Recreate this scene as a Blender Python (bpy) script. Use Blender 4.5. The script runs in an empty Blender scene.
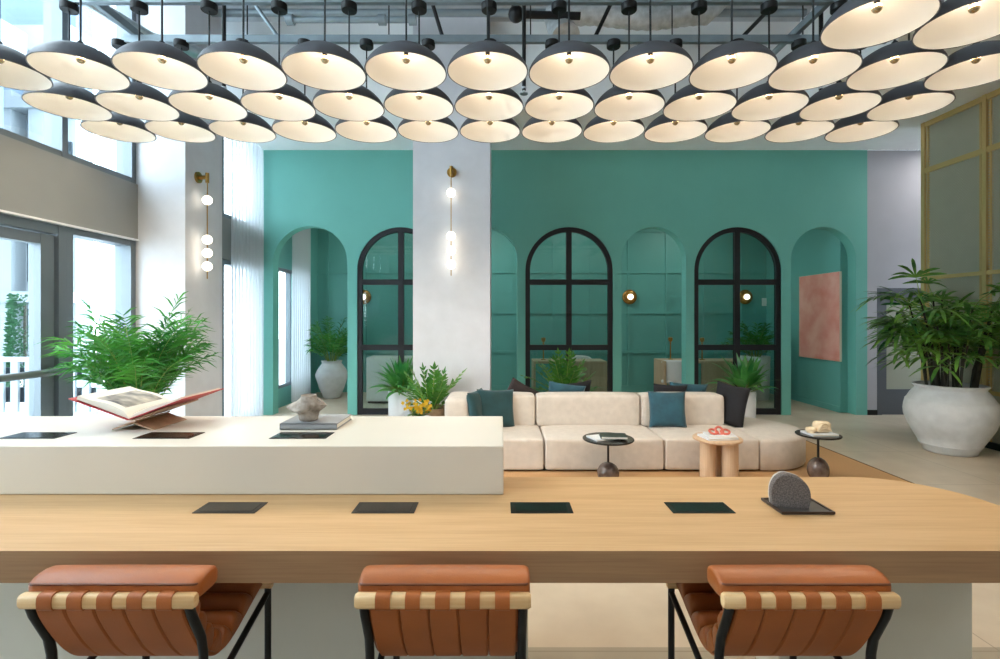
SKY = 11.0; LAMP_W = 6.0; BEAM_W = 5.0; INNER_W = 15; NEAR_W = 30; EXPO = 0.12
import bpy, bmesh, math, random
from mathutils import Vector, Matrix
C = bpy.context.scene.collection
PI = math.pi
def rad(a): return a * PI / 180.0

# ---------------------------------------------------------------- materials
def lin(h):
    if isinstance(h, str):
        h = h.lstrip('#')
        v = [int(h[i:i + 2], 16) / 255 for i in (0, 2, 4)]
    else:
        v = h
    return tuple((c / 12.92 if c <= 0.04045 else ((c + 0.055) / 1.055) ** 2.4) for c in v)

def nodes_of(name):
    m = bpy.data.materials.new(name); m.use_nodes = True
    nt = m.node_tree
    return m, nt, nt.nodes, nt.links

def mat(name, col, rough=0.5, metal=0.0, var=0.0, scale=8.0, stretch=(1, 1, 1), bump=0.0, bscale=60.0,
        col2=None, spec=0.5, sheen=0.0, emit=None, estr=0.0, detail=4.0, coat=0.0):
    m, nt, N, L = nodes_of(name)
    b = N['Principled BSDF']
    c = lin(col)
    b.inputs['Base Color'].default_value = (*c, 1)
    b.inputs['Roughness'].default_value = rough
    b.inputs['Metallic'].default_value = metal
    b.inputs['Specular IOR Level'].default_value = spec
    if sheen: b.inputs['Sheen Weight'].default_value = sheen
    if coat:
        b.inputs['Coat Weight'].default_value = coat
        b.inputs['Coat Roughness'].default_value = 0.1
    tc = N.new('ShaderNodeTexCoord')
    mp = N.new('ShaderNodeMapping'); mp.inputs['Scale'].default_value = stretch
    L.new(tc.outputs['Object'], mp.inputs['Vector'])
    if var or col2 is not None:
        nz = N.new('ShaderNodeTexNoise'); nz.inputs['Scale'].default_value = scale
        nz.inputs['Detail'].default_value = detail
        L.new(mp.outputs['Vector'], nz.inputs['Vector'])
        r = N.new('ShaderNodeValToRGB')
        r.color_ramp.elements[0].position = 0.3; r.color_ramp.elements[1].position = 0.7
        if col2 is None:
            d = tuple(max(0, x * (1 - var)) for x in c); e = tuple(min(1, x * (1 + var)) for x in c)
        else:
            d = c; e = lin(col2)
        r.color_ramp.elements[0].color = (*d, 1); r.color_ramp.elements[1].color = (*e, 1)
        L.new(nz.outputs['Fac'], r.inputs['Fac']); L.new(r.outputs['Color'], b.inputs['Base Color'])
    if bump:
        n2 = N.new('ShaderNodeTexNoise'); n2.inputs['Scale'].default_value = bscale
        n2.inputs['Detail'].default_value = 3
        L.new(mp.outputs['Vector'], n2.inputs['Vector'])
        bp = N.new('ShaderNodeBump'); bp.inputs['Strength'].default_value = bump
        bp.inputs['Distance'].default_value = 0.01
        L.new(n2.outputs['Fac'], bp.inputs['Height']); L.new(bp.outputs['Normal'], b.inputs['Normal'])
    if emit is not None:
        b.inputs['Emission Color'].default_value = (*lin(emit), 1)
        b.inputs['Emission Strength'].default_value = estr
    return m

def mat_glass(name, tint='#ffffff', refl=0.7):
    m, nt, N, L = nodes_of(name)
    N.remove(N['Principled BSDF'])
    out = N['Material Output']
    t = N.new('ShaderNodeBsdfTransparent'); t.inputs['Color'].default_value = (*lin(tint), 1)
    g = N.new('ShaderNodeBsdfGlossy'); g.inputs['Roughness'].default_value = 0.02
    lw = N.new('ShaderNodeLayerWeight'); lw.inputs['Blend'].default_value = 0.5
    pw = N.new('ShaderNodeMath'); pw.operation = 'POWER'; pw.inputs[1].default_value = 5.0
    f = N.new('ShaderNodeMath'); f.operation = 'MULTIPLY_ADD'; f.inputs[1].default_value = refl; f.inputs[2].default_value = 0.03
    L.new(lw.outputs['Facing'], pw.inputs[0]); L.new(pw.outputs[0], f.inputs[0])
    x = N.new('ShaderNodeMixShader')
    L.new(f.outputs[0], x.inputs[0]); L.new(t.outputs[0], x.inputs[1]); L.new(g.outputs[0], x.inputs[2])
    L.new(x.outputs[0], out.inputs['Surface'])
    return m

def mat_sheer(name, col):
    m, nt, N, L = nodes_of(name)
    N.remove(N['Principled BSDF']); out = N['Material Output']
    d = N.new('ShaderNodeBsdfDiffuse'); d.inputs['Color'].default_value = (*lin(col), 1)
    tl = N.new('ShaderNodeBsdfTranslucent'); tl.inputs['Color'].default_value = (*lin(col), 1)
    tp = N.new('ShaderNodeBsdfTransparent')
    a = N.new('ShaderNodeMixShader'); a.inputs[0].default_value = 0.55
    b = N.new('ShaderNodeMixShader'); b.inputs[0].default_value = 0.22
    L.new(d.outputs[0], a.inputs[1]); L.new(tl.outputs[0], a.inputs[2])
    L.new(a.outputs[0], b.inputs[1]); L.new(tp.outputs[0], b.inputs[2])
    L.new(b.outputs[0], out.inputs['Surface'])
    return m

def mat_leaf(name, c1, c2, rough=0.4, scale=3.0):
    m, nt, N, L = nodes_of(name)
    b = N['Principled BSDF']; out = N['Material Output']
    tc = N.new('ShaderNodeTexCoord')
    nz = N.new('ShaderNodeTexNoise'); nz.inputs['Scale'].default_value = scale; nz.inputs['Detail'].default_value = 6
    L.new(tc.outputs['Object'], nz.inputs['Vector'])
    r = N.new('ShaderNodeValToRGB'); r.color_ramp.elements[0].position = 0.35; r.color_ramp.elements[1].position = 0.65
    r.color_ramp.elements[0].color = (*lin(c1), 1); r.color_ramp.elements[1].color = (*lin(c2), 1)
    L.new(nz.outputs['Fac'], r.inputs['Fac'])
    L.new(r.outputs['Color'], b.inputs['Base Color'])
    b.inputs['Roughness'].default_value = rough
    tl = N.new('ShaderNodeBsdfTranslucent'); L.new(r.outputs['Color'], tl.inputs['Color'])
    x = N.new('ShaderNodeMixShader'); x.inputs[0].default_value = 0.3
    L.new(b.outputs[0], x.inputs[1]); L.new(tl.outputs[0], x.inputs[2])
    L.new(x.outputs[0], out.inputs['Surface'])
    return m

def mat_wood(name, c1, c2, rough=0.45, scale=2.2, stretch=(0.6, 9, 9), grain=(4, 140, 140), coat=0.0):
    m, nt, N, L = nodes_of(name)
    b = N['Principled BSDF']; b.inputs['Roughness'].default_value = rough
    if coat: b.inputs['Coat Weight'].default_value = coat
    tc = N.new('ShaderNodeTexCoord')
    mp = N.new('ShaderNodeMapping'); mp.inputs['Scale'].default_value = stretch
    mg = N.new('ShaderNodeMapping'); mg.inputs['Scale'].default_value = grain
    L.new(tc.outputs['Object'], mp.inputs['Vector']); L.new(tc.outputs['Object'], mg.inputs['Vector'])
    n1 = N.new('ShaderNodeTexNoise'); n1.inputs['Scale'].default_value = scale; n1.inputs['Detail'].default_value = 5
    n2 = N.new('ShaderNodeTexNoise'); n2.inputs['Scale'].default_value = 1.0; n2.inputs['Detail'].default_value = 2
    L.new(mp.outputs['Vector'], n1.inputs['Vector']); L.new(mg.outputs['Vector'], n2.inputs['Vector'])
    mx = N.new('ShaderNodeMath'); mx.operation = 'MULTIPLY_ADD'; mx.inputs[1].default_value = 0.55
    ad = N.new('ShaderNodeMath'); ad.operation = 'MULTIPLY'; ad.inputs[1].default_value = 0.45
    L.new(n2.outputs['Fac'], ad.inputs[0]); L.new(n1.outputs['Fac'], mx.inputs[0]); L.new(ad.outputs[0], mx.inputs[2])
    r = N.new('ShaderNodeValToRGB'); r.color_ramp.elements[0].position = 0.36; r.color_ramp.elements[1].position = 0.62
    r.color_ramp.elements[0].color = (*lin(c1), 1); r.color_ramp.elements[1].color = (*lin(c2), 1)
    L.new(mx.outputs[0], r.inputs['Fac']); L.new(r.outputs['Color'], b.inputs['Base Color'])
    return m

def mat_tile(name, c1, c2, grout, w, h, rough=0.3, mortar=0.004, noise=3.0):
    m, nt, N, L = nodes_of(name)
    b = N['Principled BSDF']; b.inputs['Roughness'].default_value = rough
    tc = N.new('ShaderNodeTexCoord')
    br = N.new('ShaderNodeTexBrick'); br.offset = 0.0; br.inputs['Scale'].default_value = 1.0
    br.inputs['Brick Width'].default_value = w; br.inputs['Row Height'].default_value = h
    br.inputs['Mortar Size'].default_value = mortar; br.inputs['Mortar Smooth'].default_value = 0.1
    nz = N.new('ShaderNodeTexNoise'); nz.inputs['Scale'].default_value = noise; nz.inputs['Detail'].default_value = 6
    L.new(tc.outputs['Object'], nz.inputs['Vector']); L.new(tc.outputs['Object'], br.inputs['Vector'])
    r = N.new('ShaderNodeValToRGB'); r.color_ramp.elements[0].position = 0.3; r.color_ramp.elements[1].position = 0.7
    r.color_ramp.elements[0].color = (*lin(c1), 1); r.color_ramp.elements[1].color = (*lin(c2), 1)
    L.new(nz.outputs['Fac'], r.inputs['Fac'])
    L.new(r.outputs['Color'], br.inputs['Color1']); L.new(r.outputs['Color'], br.inputs['Color2'])
    br.inputs['Mortar'].default_value = (*lin(grout), 1)
    L.new(br.outputs['Color'], b.inputs['Base Color'])
    return m

def mat_mesh(name, col):
    m, nt, N, L = nodes_of(name)
    b = N['Principled BSDF']; out = N['Material Output']
    b.inputs['Base Color'].default_value = (*lin(col), 1); b.inputs['Roughness'].default_value = 0.5
    b.inputs['Metallic'].default_value = 0.3
    tc = N.new('ShaderNodeTexCoord')
    hs = []
    for rx in (45, -45):
        mp = N.new('ShaderNodeMapping'); mp.inputs['Rotation'].default_value = (rad(rx), 0, 0)
        L.new(tc.outputs['Object'], mp.inputs['Vector'])
        w = N.new('ShaderNodeTexWave'); w.bands_direction = 'Y'; w.inputs['Scale'].default_value = 12.0
        L.new(mp.outputs['Vector'], w.inputs['Vector']); hs.append(w)
    mx = N.new('ShaderNodeMath'); mx.operation = 'MAXIMUM'
    L.new(hs[0].outputs['Fac'], mx.inputs[0]); L.new(hs[1].outputs['Fac'], mx.inputs[1])
    gt = N.new('ShaderNodeMath'); gt.operation = 'GREATER_THAN'; gt.inputs[1].default_value = 0.72
    L.new(mx.outputs[0], gt.inputs[0])
    tp = N.new('ShaderNodeBsdfTransparent'); x = N.new('ShaderNodeMixShader')
    L.new(gt.outputs[0], x.inputs[0]); L.new(tp.outputs[0], x.inputs[1]); L.new(b.outputs[0], x.inputs[2])
    L.new(x.outputs[0], out.inputs['Surface'])
    return m

def mat_emit(name, col, s):
    m, nt, N, L = nodes_of(name)
    N.remove(N['Principled BSDF'])
    e = N.new('ShaderNodeEmission'); e.inputs['Color'].default_value = (*lin(col), 1); e.inputs['Strength'].default_value = s
    L.new(e.outputs[0], N['Material Output'].inputs['Surface'])
    return m

M = {}
def setup_materials():
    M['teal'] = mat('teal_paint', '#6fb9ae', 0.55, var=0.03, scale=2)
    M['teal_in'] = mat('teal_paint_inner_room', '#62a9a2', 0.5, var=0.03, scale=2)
    M['white'] = mat('white_paint', '#e4e6ea', 0.7, var=0.02, scale=3)
    M['grey_paint'] = mat('grey_plaster', '#dddad4', 0.7, var=0.05, scale=4)
    M['col_plaster'] = mat('column_plaster', '#d3d5dc', 0.75, var=0.04, scale=5, bump=0.05, bscale=40)
    M['wedge'] = mat('greige_paint', '#8b8d8c', 0.75, var=0.03, scale=3)
    M['lilac'] = mat('lilac_grey_paint', '#b4b5be', 0.7, var=0.03, scale=3)
    M['olive'] = mat('olive_grey_wall', '#bebcae', 0.8, var=0.08, scale=6)
    M['deck'] = mat('painted_metal_deck', '#b4bdc4', 0.6, var=0.1, scale=4)
    M['soffit'] = mat('soffit_plaster', '#eef2f4', 0.8, var=0.03, scale=3)
    M['strut'] = mat('strut_steel', '#8f9ca4', 0.45, 0.5, var=0.1)
    M['silver'] = mat('silver_pipe', '#c2cacd', 0.3, 0.9, var=0.15, scale=12)
    M['foil'] = mat('foil_duct', '#c4c8ca', 0.5, 0.35, var=0.2, scale=14, bump=0.7, bscale=22)
    M['black'] = mat('black_metal', '#17181a', 0.45, 0.3)
    M['frame'] = mat('anthracite_window_frame', '#6a737a', 0.4, 0.4)
    M['frame_lt'] = mat('grey_metal', '#7f8990', 0.4, 0.5)
    M['dooriron'] = mat('black_door_frame', '#22242a', 0.45, 0.2)
    M['glass'] = mat_glass('clear_glass', '#f4f8f8')
    M['glass_in'] = mat_glass('interior_glass', '#e4efee', 0.8)
    M['sheer'] = mat_sheer('sheer_white', '#eef0f4')
    M['floor'] = mat_tile('stone_tile', '#c2b19c', '#d0c1ac', '#a39480', 1.2, 1.2, 0.32)
    M['floor2'] = mat_tile('darker_floor', '#9c907e', '#a99e8c', '#8f8472', 1.2, 1.2, 0.4)  # near part of the floor in a darker tone
    M['rug'] = mat('tan_rug', '#bd9468', 0.95, var=0.1, scale=90, stretch=(1, 1, 1), bump=0.3, bscale=220)
    M['rug_edge'] = mat('rug_binding', '#6b5334', 0.9)
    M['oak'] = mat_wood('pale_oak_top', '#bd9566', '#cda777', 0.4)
    M['oak_edge_shaded'] = mat_wood('pale_oak_edge_shaded', '#977353', '#aa8560', 0.5)  # same oak as the top, with the edge's shade put into the colour
    M['plinth'] = mat('grey_stone_base', '#e0ddd0', 0.6, var=0.04, scale=3)
    M['corian'] = mat('cream_solid_surface', '#ddd6c9', 0.35, var=0.015, scale=3)
    M['plate'] = mat('dark_power_plate', '#2b2824', 0.25, 0.6)
    M['plate_in'] = mat('dark_power_flap', '#3a3732', 0.12, 0.75)
    M['leather'] = mat('cognac_leather', '#a45a27', 0.42, var=0.12, scale=7, bump=0.12, bscale=260, coat=0.1)
    M['leather_dk'] = mat('cognac_sling_leather', '#ad602a', 0.5, var=0.12, scale=6, bump=0.12, bscale=260)
    M['piping'] = mat('dark_piping', '#6e3a1b', 0.5)
    M['ash'] = mat_wood('pale_ash', '#dcae76', '#ecc996', 0.45, scale=3, grain=(6, 160, 160))
    M['tube'] = mat('black_tube', '#1d2021', 0.4, 0.4)
    M['shade'] = mat('charcoal_shade', '#57585e', 0.5, 0.1, var=0.04)
    M['lining'] = mat('white_lining', '#f8f4ee', 0.55)
    M['cord'] = mat('black_cord', '#1d2428', 0.6)
    M['bulb'] = mat_emit('warm_bulb', '#ffd9a0', 9.0)
    M['cap'] = mat('mirror_cap', '#b9aa8c', 0.2, 0.9)
    M['brass'] = mat('brushed_brass', '#b08a4a', 0.3, 0.95)
    M['globe'] = mat_emit('glowing_opal_globe', '#fff2da', 4.5)
    M['amber'] = mat('amber_glass', '#a87b3a', 0.2, 0.5)
    M['gold'] = mat('gold_frame', '#d4b67c', 0.4, 0.55)
    M['wire'] = mat_mesh('gold_wire_mesh', '#bdb9a5')
    M['sofa'] = mat('oatmeal_boucle', '#d1c7bc', 0.95, var=0.06, scale=14, bump=0.35, bscale=160, sheen=0.2)
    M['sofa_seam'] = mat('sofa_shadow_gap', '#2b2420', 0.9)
    M['teal_velvet'] = mat('dark_teal_velvet', '#174248', 0.8, var=0.2, scale=9, sheen=0.15, bump=0.1, bscale=80)
    M['blue_velvet'] = mat('petrol_blue_velvet', '#24505f', 0.8, var=0.22, scale=9, sheen=0.15, bump=0.1, bscale=80)
    M['navy_velvet'] = mat('navy_velvet', '#121219', 0.8, var=0.3, scale=9, sheen=0.03, bump=0.1, bscale=80)
    M['brown_velvet'] = mat('dark_brown_velvet', '#2a2021', 0.8, var=0.3, scale=9, sheen=0.03)
    M['mirror_blk'] = mat('black_tabletop', '#2a2c2b', 0.25, 0.4)
    M['marble'] = mat('brown_marble', '#3a2a24', 0.15, var=0, scale=6, col2='#8d7a70', detail=8)
    M['travertine'] = mat_wood('pale_side_table_wood', '#c4a282', '#d4b595', 0.5, scale=4, stretch=(6, 6, 0.6), grain=(90, 90, 5))
    M['pot_grey'] = mat('weathered_white_pot', '#cfd0d0', 0.85, var=0.07, scale=9, bump=0.3, bscale=35)
    M['pot_white'] = mat('white_ceramic_pot', '#e3e5e8', 0.5)
    M['pot_bark'] = mat('brown_bark_pot', '#8b7358', 0.9, var=0.2, scale=20, bump=0.4)
    M['soil'] = mat('soil', '#2a211a', 1.0, var=0.3, scale=40, bump=0.6)
    M['areca'] = mat_leaf('areca_leaf', '#1f6e2e', '#57a53f')
    M['areca_dk'] = mat_leaf('areca_leaf_deep', '#1f6a32', '#4f9d3f')
    M['rhapis'] = mat_leaf('lady_palm_leaf', '#24592a', '#78aa48', 0.35)
    M['zz'] = mat_leaf('glossy_leaf', '#2f6b2c', '#5f9a3c', 0.3)
    M['straplf'] = mat_leaf('strap_leaf', '#2c8242', '#6fb25a', 0.35)
    M['cane'] = mat('dark_cane', '#2b2a20', 0.7, var=0.3, scale=20)
    M['stem'] = mat('green_stem', '#7d9a45', 0.5, var=0.15)
    M['yellow'] = mat_leaf('yellow_petal', '#c48f18', '#f0cf3a', 0.5)
    M['art'] = mat('coral_canvas', '#da8b7c', 0.8, scale=3.2, col2='#eab2a3', detail=10, bump=0.1)
    M['canvas_edge'] = mat('canvas_edge', '#e3dccb', 0.8)
    M['paper'] = mat('paper', '#eee8dc', 0.7)
    M['photo'] = mat('printed_page', '#cfc7b6', 0.6, scale=14, col2='#4a4e56', detail=2, stretch=(1, 1, 1))
    M['red'] = mat('red_book_cloth', '#b8383a', 0.55)
    M['greybook'] = mat('grey_book_cloth', '#96999c', 0.7, var=0.04)
    M['darkbook'] = mat('dark_green_book', '#2e3b35', 0.6)
    M['tan_wood'] = mat_wood('tan_ply', '#b5947a', '#c9a98d', 0.6)
    M['stoneware'] = mat('mottled_stoneware', '#75695f', 0.75, scale=28, col2='#c4b9ad', detail=8, bump=0.25, bscale=50)
    M['granite'] = mat('speckled_granite', '#494340', 0.9, scale=220, col2='#7b7370', bump=0.4, bscale=180)
    M['granite_rim'] = mat('pale_stone_rim', '#b9b2aa', 0.8, var=0.1, scale=30)
    M['tray'] = mat('dark_tray', '#3b2d27', 0.4)
    M['tray_in'] = mat('tray_slate', '#4b4743', 0.5, var=0.1, scale=30)
    M['cream_cer'] = mat('cream_ceramic', '#e3cfae', 0.6)
    M['coral'] = mat('coral_ceramic', '#cf6a58', 0.5)
    M['desk'] = mat_wood('desk_veneer', '#b9a184', '#cdb698', 0.5, stretch=(6, 6, 0.6), grain=(90, 90, 4))
    M['desk_white'] = mat('desk_white', '#dcd9d2', 0.5)
    M['shell'] = mat('white_chair_shell', '#dfe1e2', 0.5)
    M['ext_white'] = mat('white_render', '#8b949b', 0.8)
    M['ext_blue'] = mat('pale_blue_facade', '#5b7086', 0.7)
    M['ext_dark'] = mat('tinted_window', '#2a333a', 0.3)
    M['pave'] = mat('pavement', '#c4c6c6', 0.9, var=0.05, scale=5)
    M['hedge'] = mat_leaf('hedge_leaf', '#1d4a30', '#3d6a4a', 0.6, 8)
    M['door_grey'] = mat('blue_grey_door', '#5b6169', 0.5)
    M['frost'] = mat('frosted_glazing', '#a7ab9c', 0.4)
    M['plastic_w'] = mat('white_plastic', '#e9ecec', 0.4)
setup_materials()

# ---------------------------------------------------------------- mesh builder
class MB:
    def __init__(s): s.v = []; s.f = []; s.mi = []; s.cur = 0
    def add(s, vs, fs):
        o = len(s.v); s.v += [tuple(v) for v in vs]
        for f in fs: s.f.append(tuple(i + o for i in f)); s.mi.append(s.cur)
    def box(s, x0, x1, y0, y1, z0, z1):
        s.add([(x0, y0, z0), (x1, y0, z0), (x1, y1, z0), (x0, y1, z0), (x0, y0, z1), (x1, y0, z1), (x1, y1, z1), (x0, y1, z1)],
              [(0, 3, 2, 1), (4, 5, 6, 7), (0, 1, 5, 4), (1, 2, 6, 5), (2, 3, 7, 6), (3, 0, 4, 7)])
        return s
    def rbox(s, x0, x1, y0, y1, z0, z1, r=0.01, seg=3, mtx=None):
        bm = bmesh.new(); bmesh.ops.create_cube(bm, size=1.0)
        for v in bm.verts:
            v.co = Vector(((x0 + x1) / 2 + v.co.x * (x1 - x0), (y0 + y1) / 2 + v.co.y * (y1 - y0), (z0 + z1) / 2 + v.co.z * (z1 - z0)))
        r = min(r, 0.49 * min(x1 - x0, y1 - y0, z1 - z0))
        bmesh.ops.bevel(bm, geom=bm.edges[:], offset=r, segments=seg, profile=0.5, affect='EDGES')
        s.frombm(bm, mtx); return s
    def frombm(s, bm, mtx=None):
        bm.verts.ensure_lookup_table(); bm.verts.index_update()
        s.add([(mtx @ v.co) if mtx else v.co.copy() for v in bm.verts], [[v.index for v in f.verts] for f in bm.faces])
        bm.free()
    def lathe(s, prof, seg=32, c=(0, 0, 0), rx=1.0, ry=1.0, close=False):
        n = len(prof); vs = []
        for i in range(seg):
            a = 2 * PI * i / seg
            for r, z in prof: vs.append((c[0] + r * math.cos(a) * rx, c[1] + r * math.sin(a) * ry, c[2] + z))
        fs = []
        for i in range(seg):
            j = (i + 1) % seg
            for k in range(n - 1): fs.append((i * n + k, j * n + k, j * n + k + 1, i * n + k + 1))
        if prof[0][0] > 1e-5 and close: fs.append([i * n for i in range(seg)][::-1])
        if prof[-1][0] > 1e-5 and close: fs.append([i * n + n - 1 for i in range(seg)])
        s.add(vs, fs); return s
    def sphere(s, c, r, seg=16, rings=10, sc=(1, 1, 1)):
        p = [(max(1e-6, r * math.sin(PI * i / rings)), -r * math.cos(PI * i / rings) * sc[2]) for i in range(rings + 1)]
        return s.lathe(p, seg, c, sc[0], sc[1])
    def tube(s, pts, r, seg=8, cap=True):
        pts = [Vector(p) for p in pts]; n = len(pts)
        rs = r if isinstance(r, (list, tuple)) else [r] * n
        t0 = (pts[1] - pts[0]).normalized()
        u = t0.orthogonal().normalized(); vs = []
        for i, p in enumerate(pts):
            if i == 0: t = t0
            elif i == n - 1: t = (pts[i] - pts[i - 1]).normalized()
            else: t = ((pts[i + 1] - p).normalized() + (p - pts[i - 1]).normalized()).normalized()
            u = (u - t * u.dot(t)).normalized(); w = t.cross(u)
            for k in range(seg):
                a = 2 * PI * k / seg
                vs.append(p + (u * math.cos(a) + w * math.sin(a)) * rs[i])
        fs = []
        for i in range(n - 1):
            for k in range(seg):
                l = (k + 1) % seg
                fs.append((i * seg + k, i * seg + l, (i + 1) * seg + l, (i + 1) * seg + k))
        if cap: fs.append(list(range(seg))[::-1]); fs.append([(n - 1) * seg + k for k in range(seg)])
        s.add(vs, fs); return s
    def prism(s, poly, axis, a, b):
        # poly 2D list extruded along axis from a to b
        n = len(poly)
        def P(p, t):
            return {'x': (t, p[0], p[1]), 'y': (p[0], t, p[1]), 'z': (p[0], p[1], t)}[axis]
        vs = [P(p, a) for p in poly] + [P(p, b) for p in poly]
        fs = [list(range(n))[::-1], list(range(n, 2 * n))] + [(i, (i + 1) % n, n + (i + 1) % n, n + i) for i in range(n)]
        s.add(vs, fs); return s
    def blade(s, pts, ws, side):
        n = len(pts); vs = []
        for p, w in zip(pts, ws):
            p = Vector(p); vs += [p - side * w, p + side * w]
        s.add(vs, [(2 * i, 2 * i + 1, 2 * i + 3, 2 * i + 2) for i in range(n - 1)]); return s
    def xf(s, mtx, start=0):
        for i in range(start, len(s.v)): s.v[i] = tuple(mtx @ Vector(s.v[i]))
        return s
    def build(s, name, m, parent=None, smooth=None, loc=None):
        me = bpy.data.meshes.new(name); me.from_pydata(s.v, [], s.f)
        ms = m if isinstance(m, (list, tuple)) else [m]
        for x in ms: me.materials.append(M[x])
        if len(ms) > 1:
            for p, i in zip(me.polygons, s.mi): p.material_index = i
        bm = bmesh.new(); bm.from_mesh(me); bmesh.ops.recalc_face_normals(bm, faces=bm.faces[:]); bm.to_mesh(me); bm.free()
        if smooth is not None:
            me.polygons.foreach_set('use_smooth', [True] * len(me.polygons))
            if smooth > 0: me.set_sharp_from_angle(angle=rad(smooth))
        me.update()
        o = bpy.data.objects.new(name, me); C.objects.link(o)
        if parent: o.parent = parent
        if loc: o.location = loc
        return o

def tag(o, label=None, cat=None, group=None, kind=None):
    if label: o['label'] = label
    if cat: o['category'] = cat
    if group: o['group'] = group
    if kind: o['kind'] = kind
    return o
def empty(name, loc, label=None, cat=None, group=None, rz=0.0, kind=None):
    o = bpy.data.objects.new(name, None); C.objects.link(o)
    o.location = loc; o.rotation_euler = (0, 0, rz); o.empty_display_size = 0.1
    return tag(o, label, cat, group, kind)
def copy_tree(o, parent=None):
    c = o.copy(); C.objects.link(c)
    if parent: c.parent = parent
    for ch in list(o.children): copy_tree(ch, c)
    return c
def struct(o, label=None): return tag(o, label, kind='structure')
def superp(n, rx, ry, e=2.5):
    out = []
    for i in range(n):
        a = 2 * PI * i / n; ca, sa = math.cos(a), math.sin(a)
        out.append((rx * math.copysign(abs(ca) ** (2 / e), ca), ry * math.copysign(abs(sa) ** (2 / e), sa)))
    return out
# ---------------------------------------------------------------- camera
H = 1.6
cam_d = bpy.data.cameras.new('camera'); cam = bpy.data.objects.new('camera', cam_d); C.objects.link(cam)
cam.location = (0, 0, H); cam.rotation_euler = (PI / 2, 0, 0)
cam_d.sensor_width = 36; cam_d.lens = 18.0; cam_d.shift_y = -0.0115; cam_d.clip_start = 0.05
bpy.context.scene.camera = cam
def at(px, py, D): return Vector(((px - 500) / 500 * D, D, H + (318 - py) / 500 * D))

# ---------------------------------------------------------------- room shell
YB = 8.25          # front of the teal wall
YR = 10.8          # far wall of the room behind the arches
XL = -3.93; XR = 6.0; ZD = 5.5; ZS = 4.37
struct(MB().box(-4.2, 8.6, 2.43, 11.2, -0.1, 0).build('floor', 'floor'), 'large pale stone floor tiles across the lobby')
struct(MB().box(-4.2, 8.6, -2.8, 2.43, -0.1, 0).build('floor.001', 'floor2'), 'darker floor band under the long table')
# metal deck ceiling
mb = MB(); prof = []
y = -2.8
while y < 6.7:
    prof += [(y, ZD), (y + .05, ZD + .06), (y + .12, ZD + .06), (y + .17, ZD)]
    y += .22
prof += [(y, ZD), (y, ZD + .2), (-2.8, ZD + .2)]
mb.prism([(p[0], p[1]) for p in prof], 'x', -4.3, 4.2)
struct(mb.build('ceiling', 'deck'), 'ribbed grey metal deck ceiling above the pendant lamps')
struct(MB().box(XL - .3, 3.96, 6.6, YB, ZS, ZD + .2).build('trim_1', 'soffit'), 'white dropped soffit along the top of the teal wall')
struct(MB().box(3.96, 8.6, -2.8, YB, ZS, ZD + .2).build('trim_2', 'soffit'), 'white dropped soffit over the right side of the room')

# arched teal wall
K = YB / 500.0
arches = [(273, 347.5, 226), (357, 444, 227), (452, 517.3, 227), (525.4, 613, 226.8), (621.5, 686, 226.8), (694.3, 781.7, 227), (791, 856, 227)]
AR = [((a - 500) * K, (b - 500) * K, H + (318 - t) * K) for a, b, t in arches]
def arch_pts(x0, x1, zt, n=28, z0=0.0):
    r = (x1 - x0) / 2; cx = (x0 + x1) / 2
    return [(x0, z0)] + [(cx - r * math.cos(PI * i / n), zt - r + r * math.sin(PI * i / n)) for i in range(n + 1)] + [(x1, z0)]
def arch_wall(x0, x1, zt, y0, y1, ars):
    mb = MB(); cur = x0
    for (a, b, t) in ars:
        mb.add([(cur, y0, 0), (a, y0, 0), (a, y0, zt), (cur, y0, zt), (cur, y1, 0), (a, y1, 0), (a, y1, zt), (cur, y1, zt)],
               [(0, 1, 2, 3), (5, 4, 7, 6), (3, 2, 6, 7), (0, 3, 7, 4), (1, 5, 6, 2)] if False else [(0, 1, 2, 3), (5, 4, 7, 6), (3, 2, 6, 7)])
        p = arch_pts(a, b, t)
        for i in range(len(p) - 1):
            (xa, za), (xb, zb) = p[i], p[i + 1]
            mb.add([(xa, y0, za), (xb, y0, zb), (xb, y1, zb), (xa, y1, za)], [(0, 1, 2, 3)])
            if xb > xa + 1e-6:
                mb.add([(xa, y0, za), (xb, y0, zb), (xb, y0, zt), (xa, y0, zt), (xa, y1, za), (xb, y1, zb), (xb, y1, zt), (xa, y1, zt)],
                       [(0, 1, 2, 3), (5, 4, 7, 6), (3, 2, 6, 7)])
        cur = b
    mb.add([(cur, y0, 0), (x1, y0, 0), (x1, y0, zt), (cur, y0, zt), (cur, y1, 0), (x1, y1, 0), (x1, y1, zt), (cur, y1, zt)],
           [(0, 1, 2, 3), (5, 4, 7, 6), (3, 2, 6, 7), (1, 5, 6, 2)])
    return mb
o = arch_wall(XL - .05, 6.06, ZS, YB, YB + .2, AR).build('wall_back', 'teal')
struct(o, 'teal wall of seven arched openings')

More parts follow.
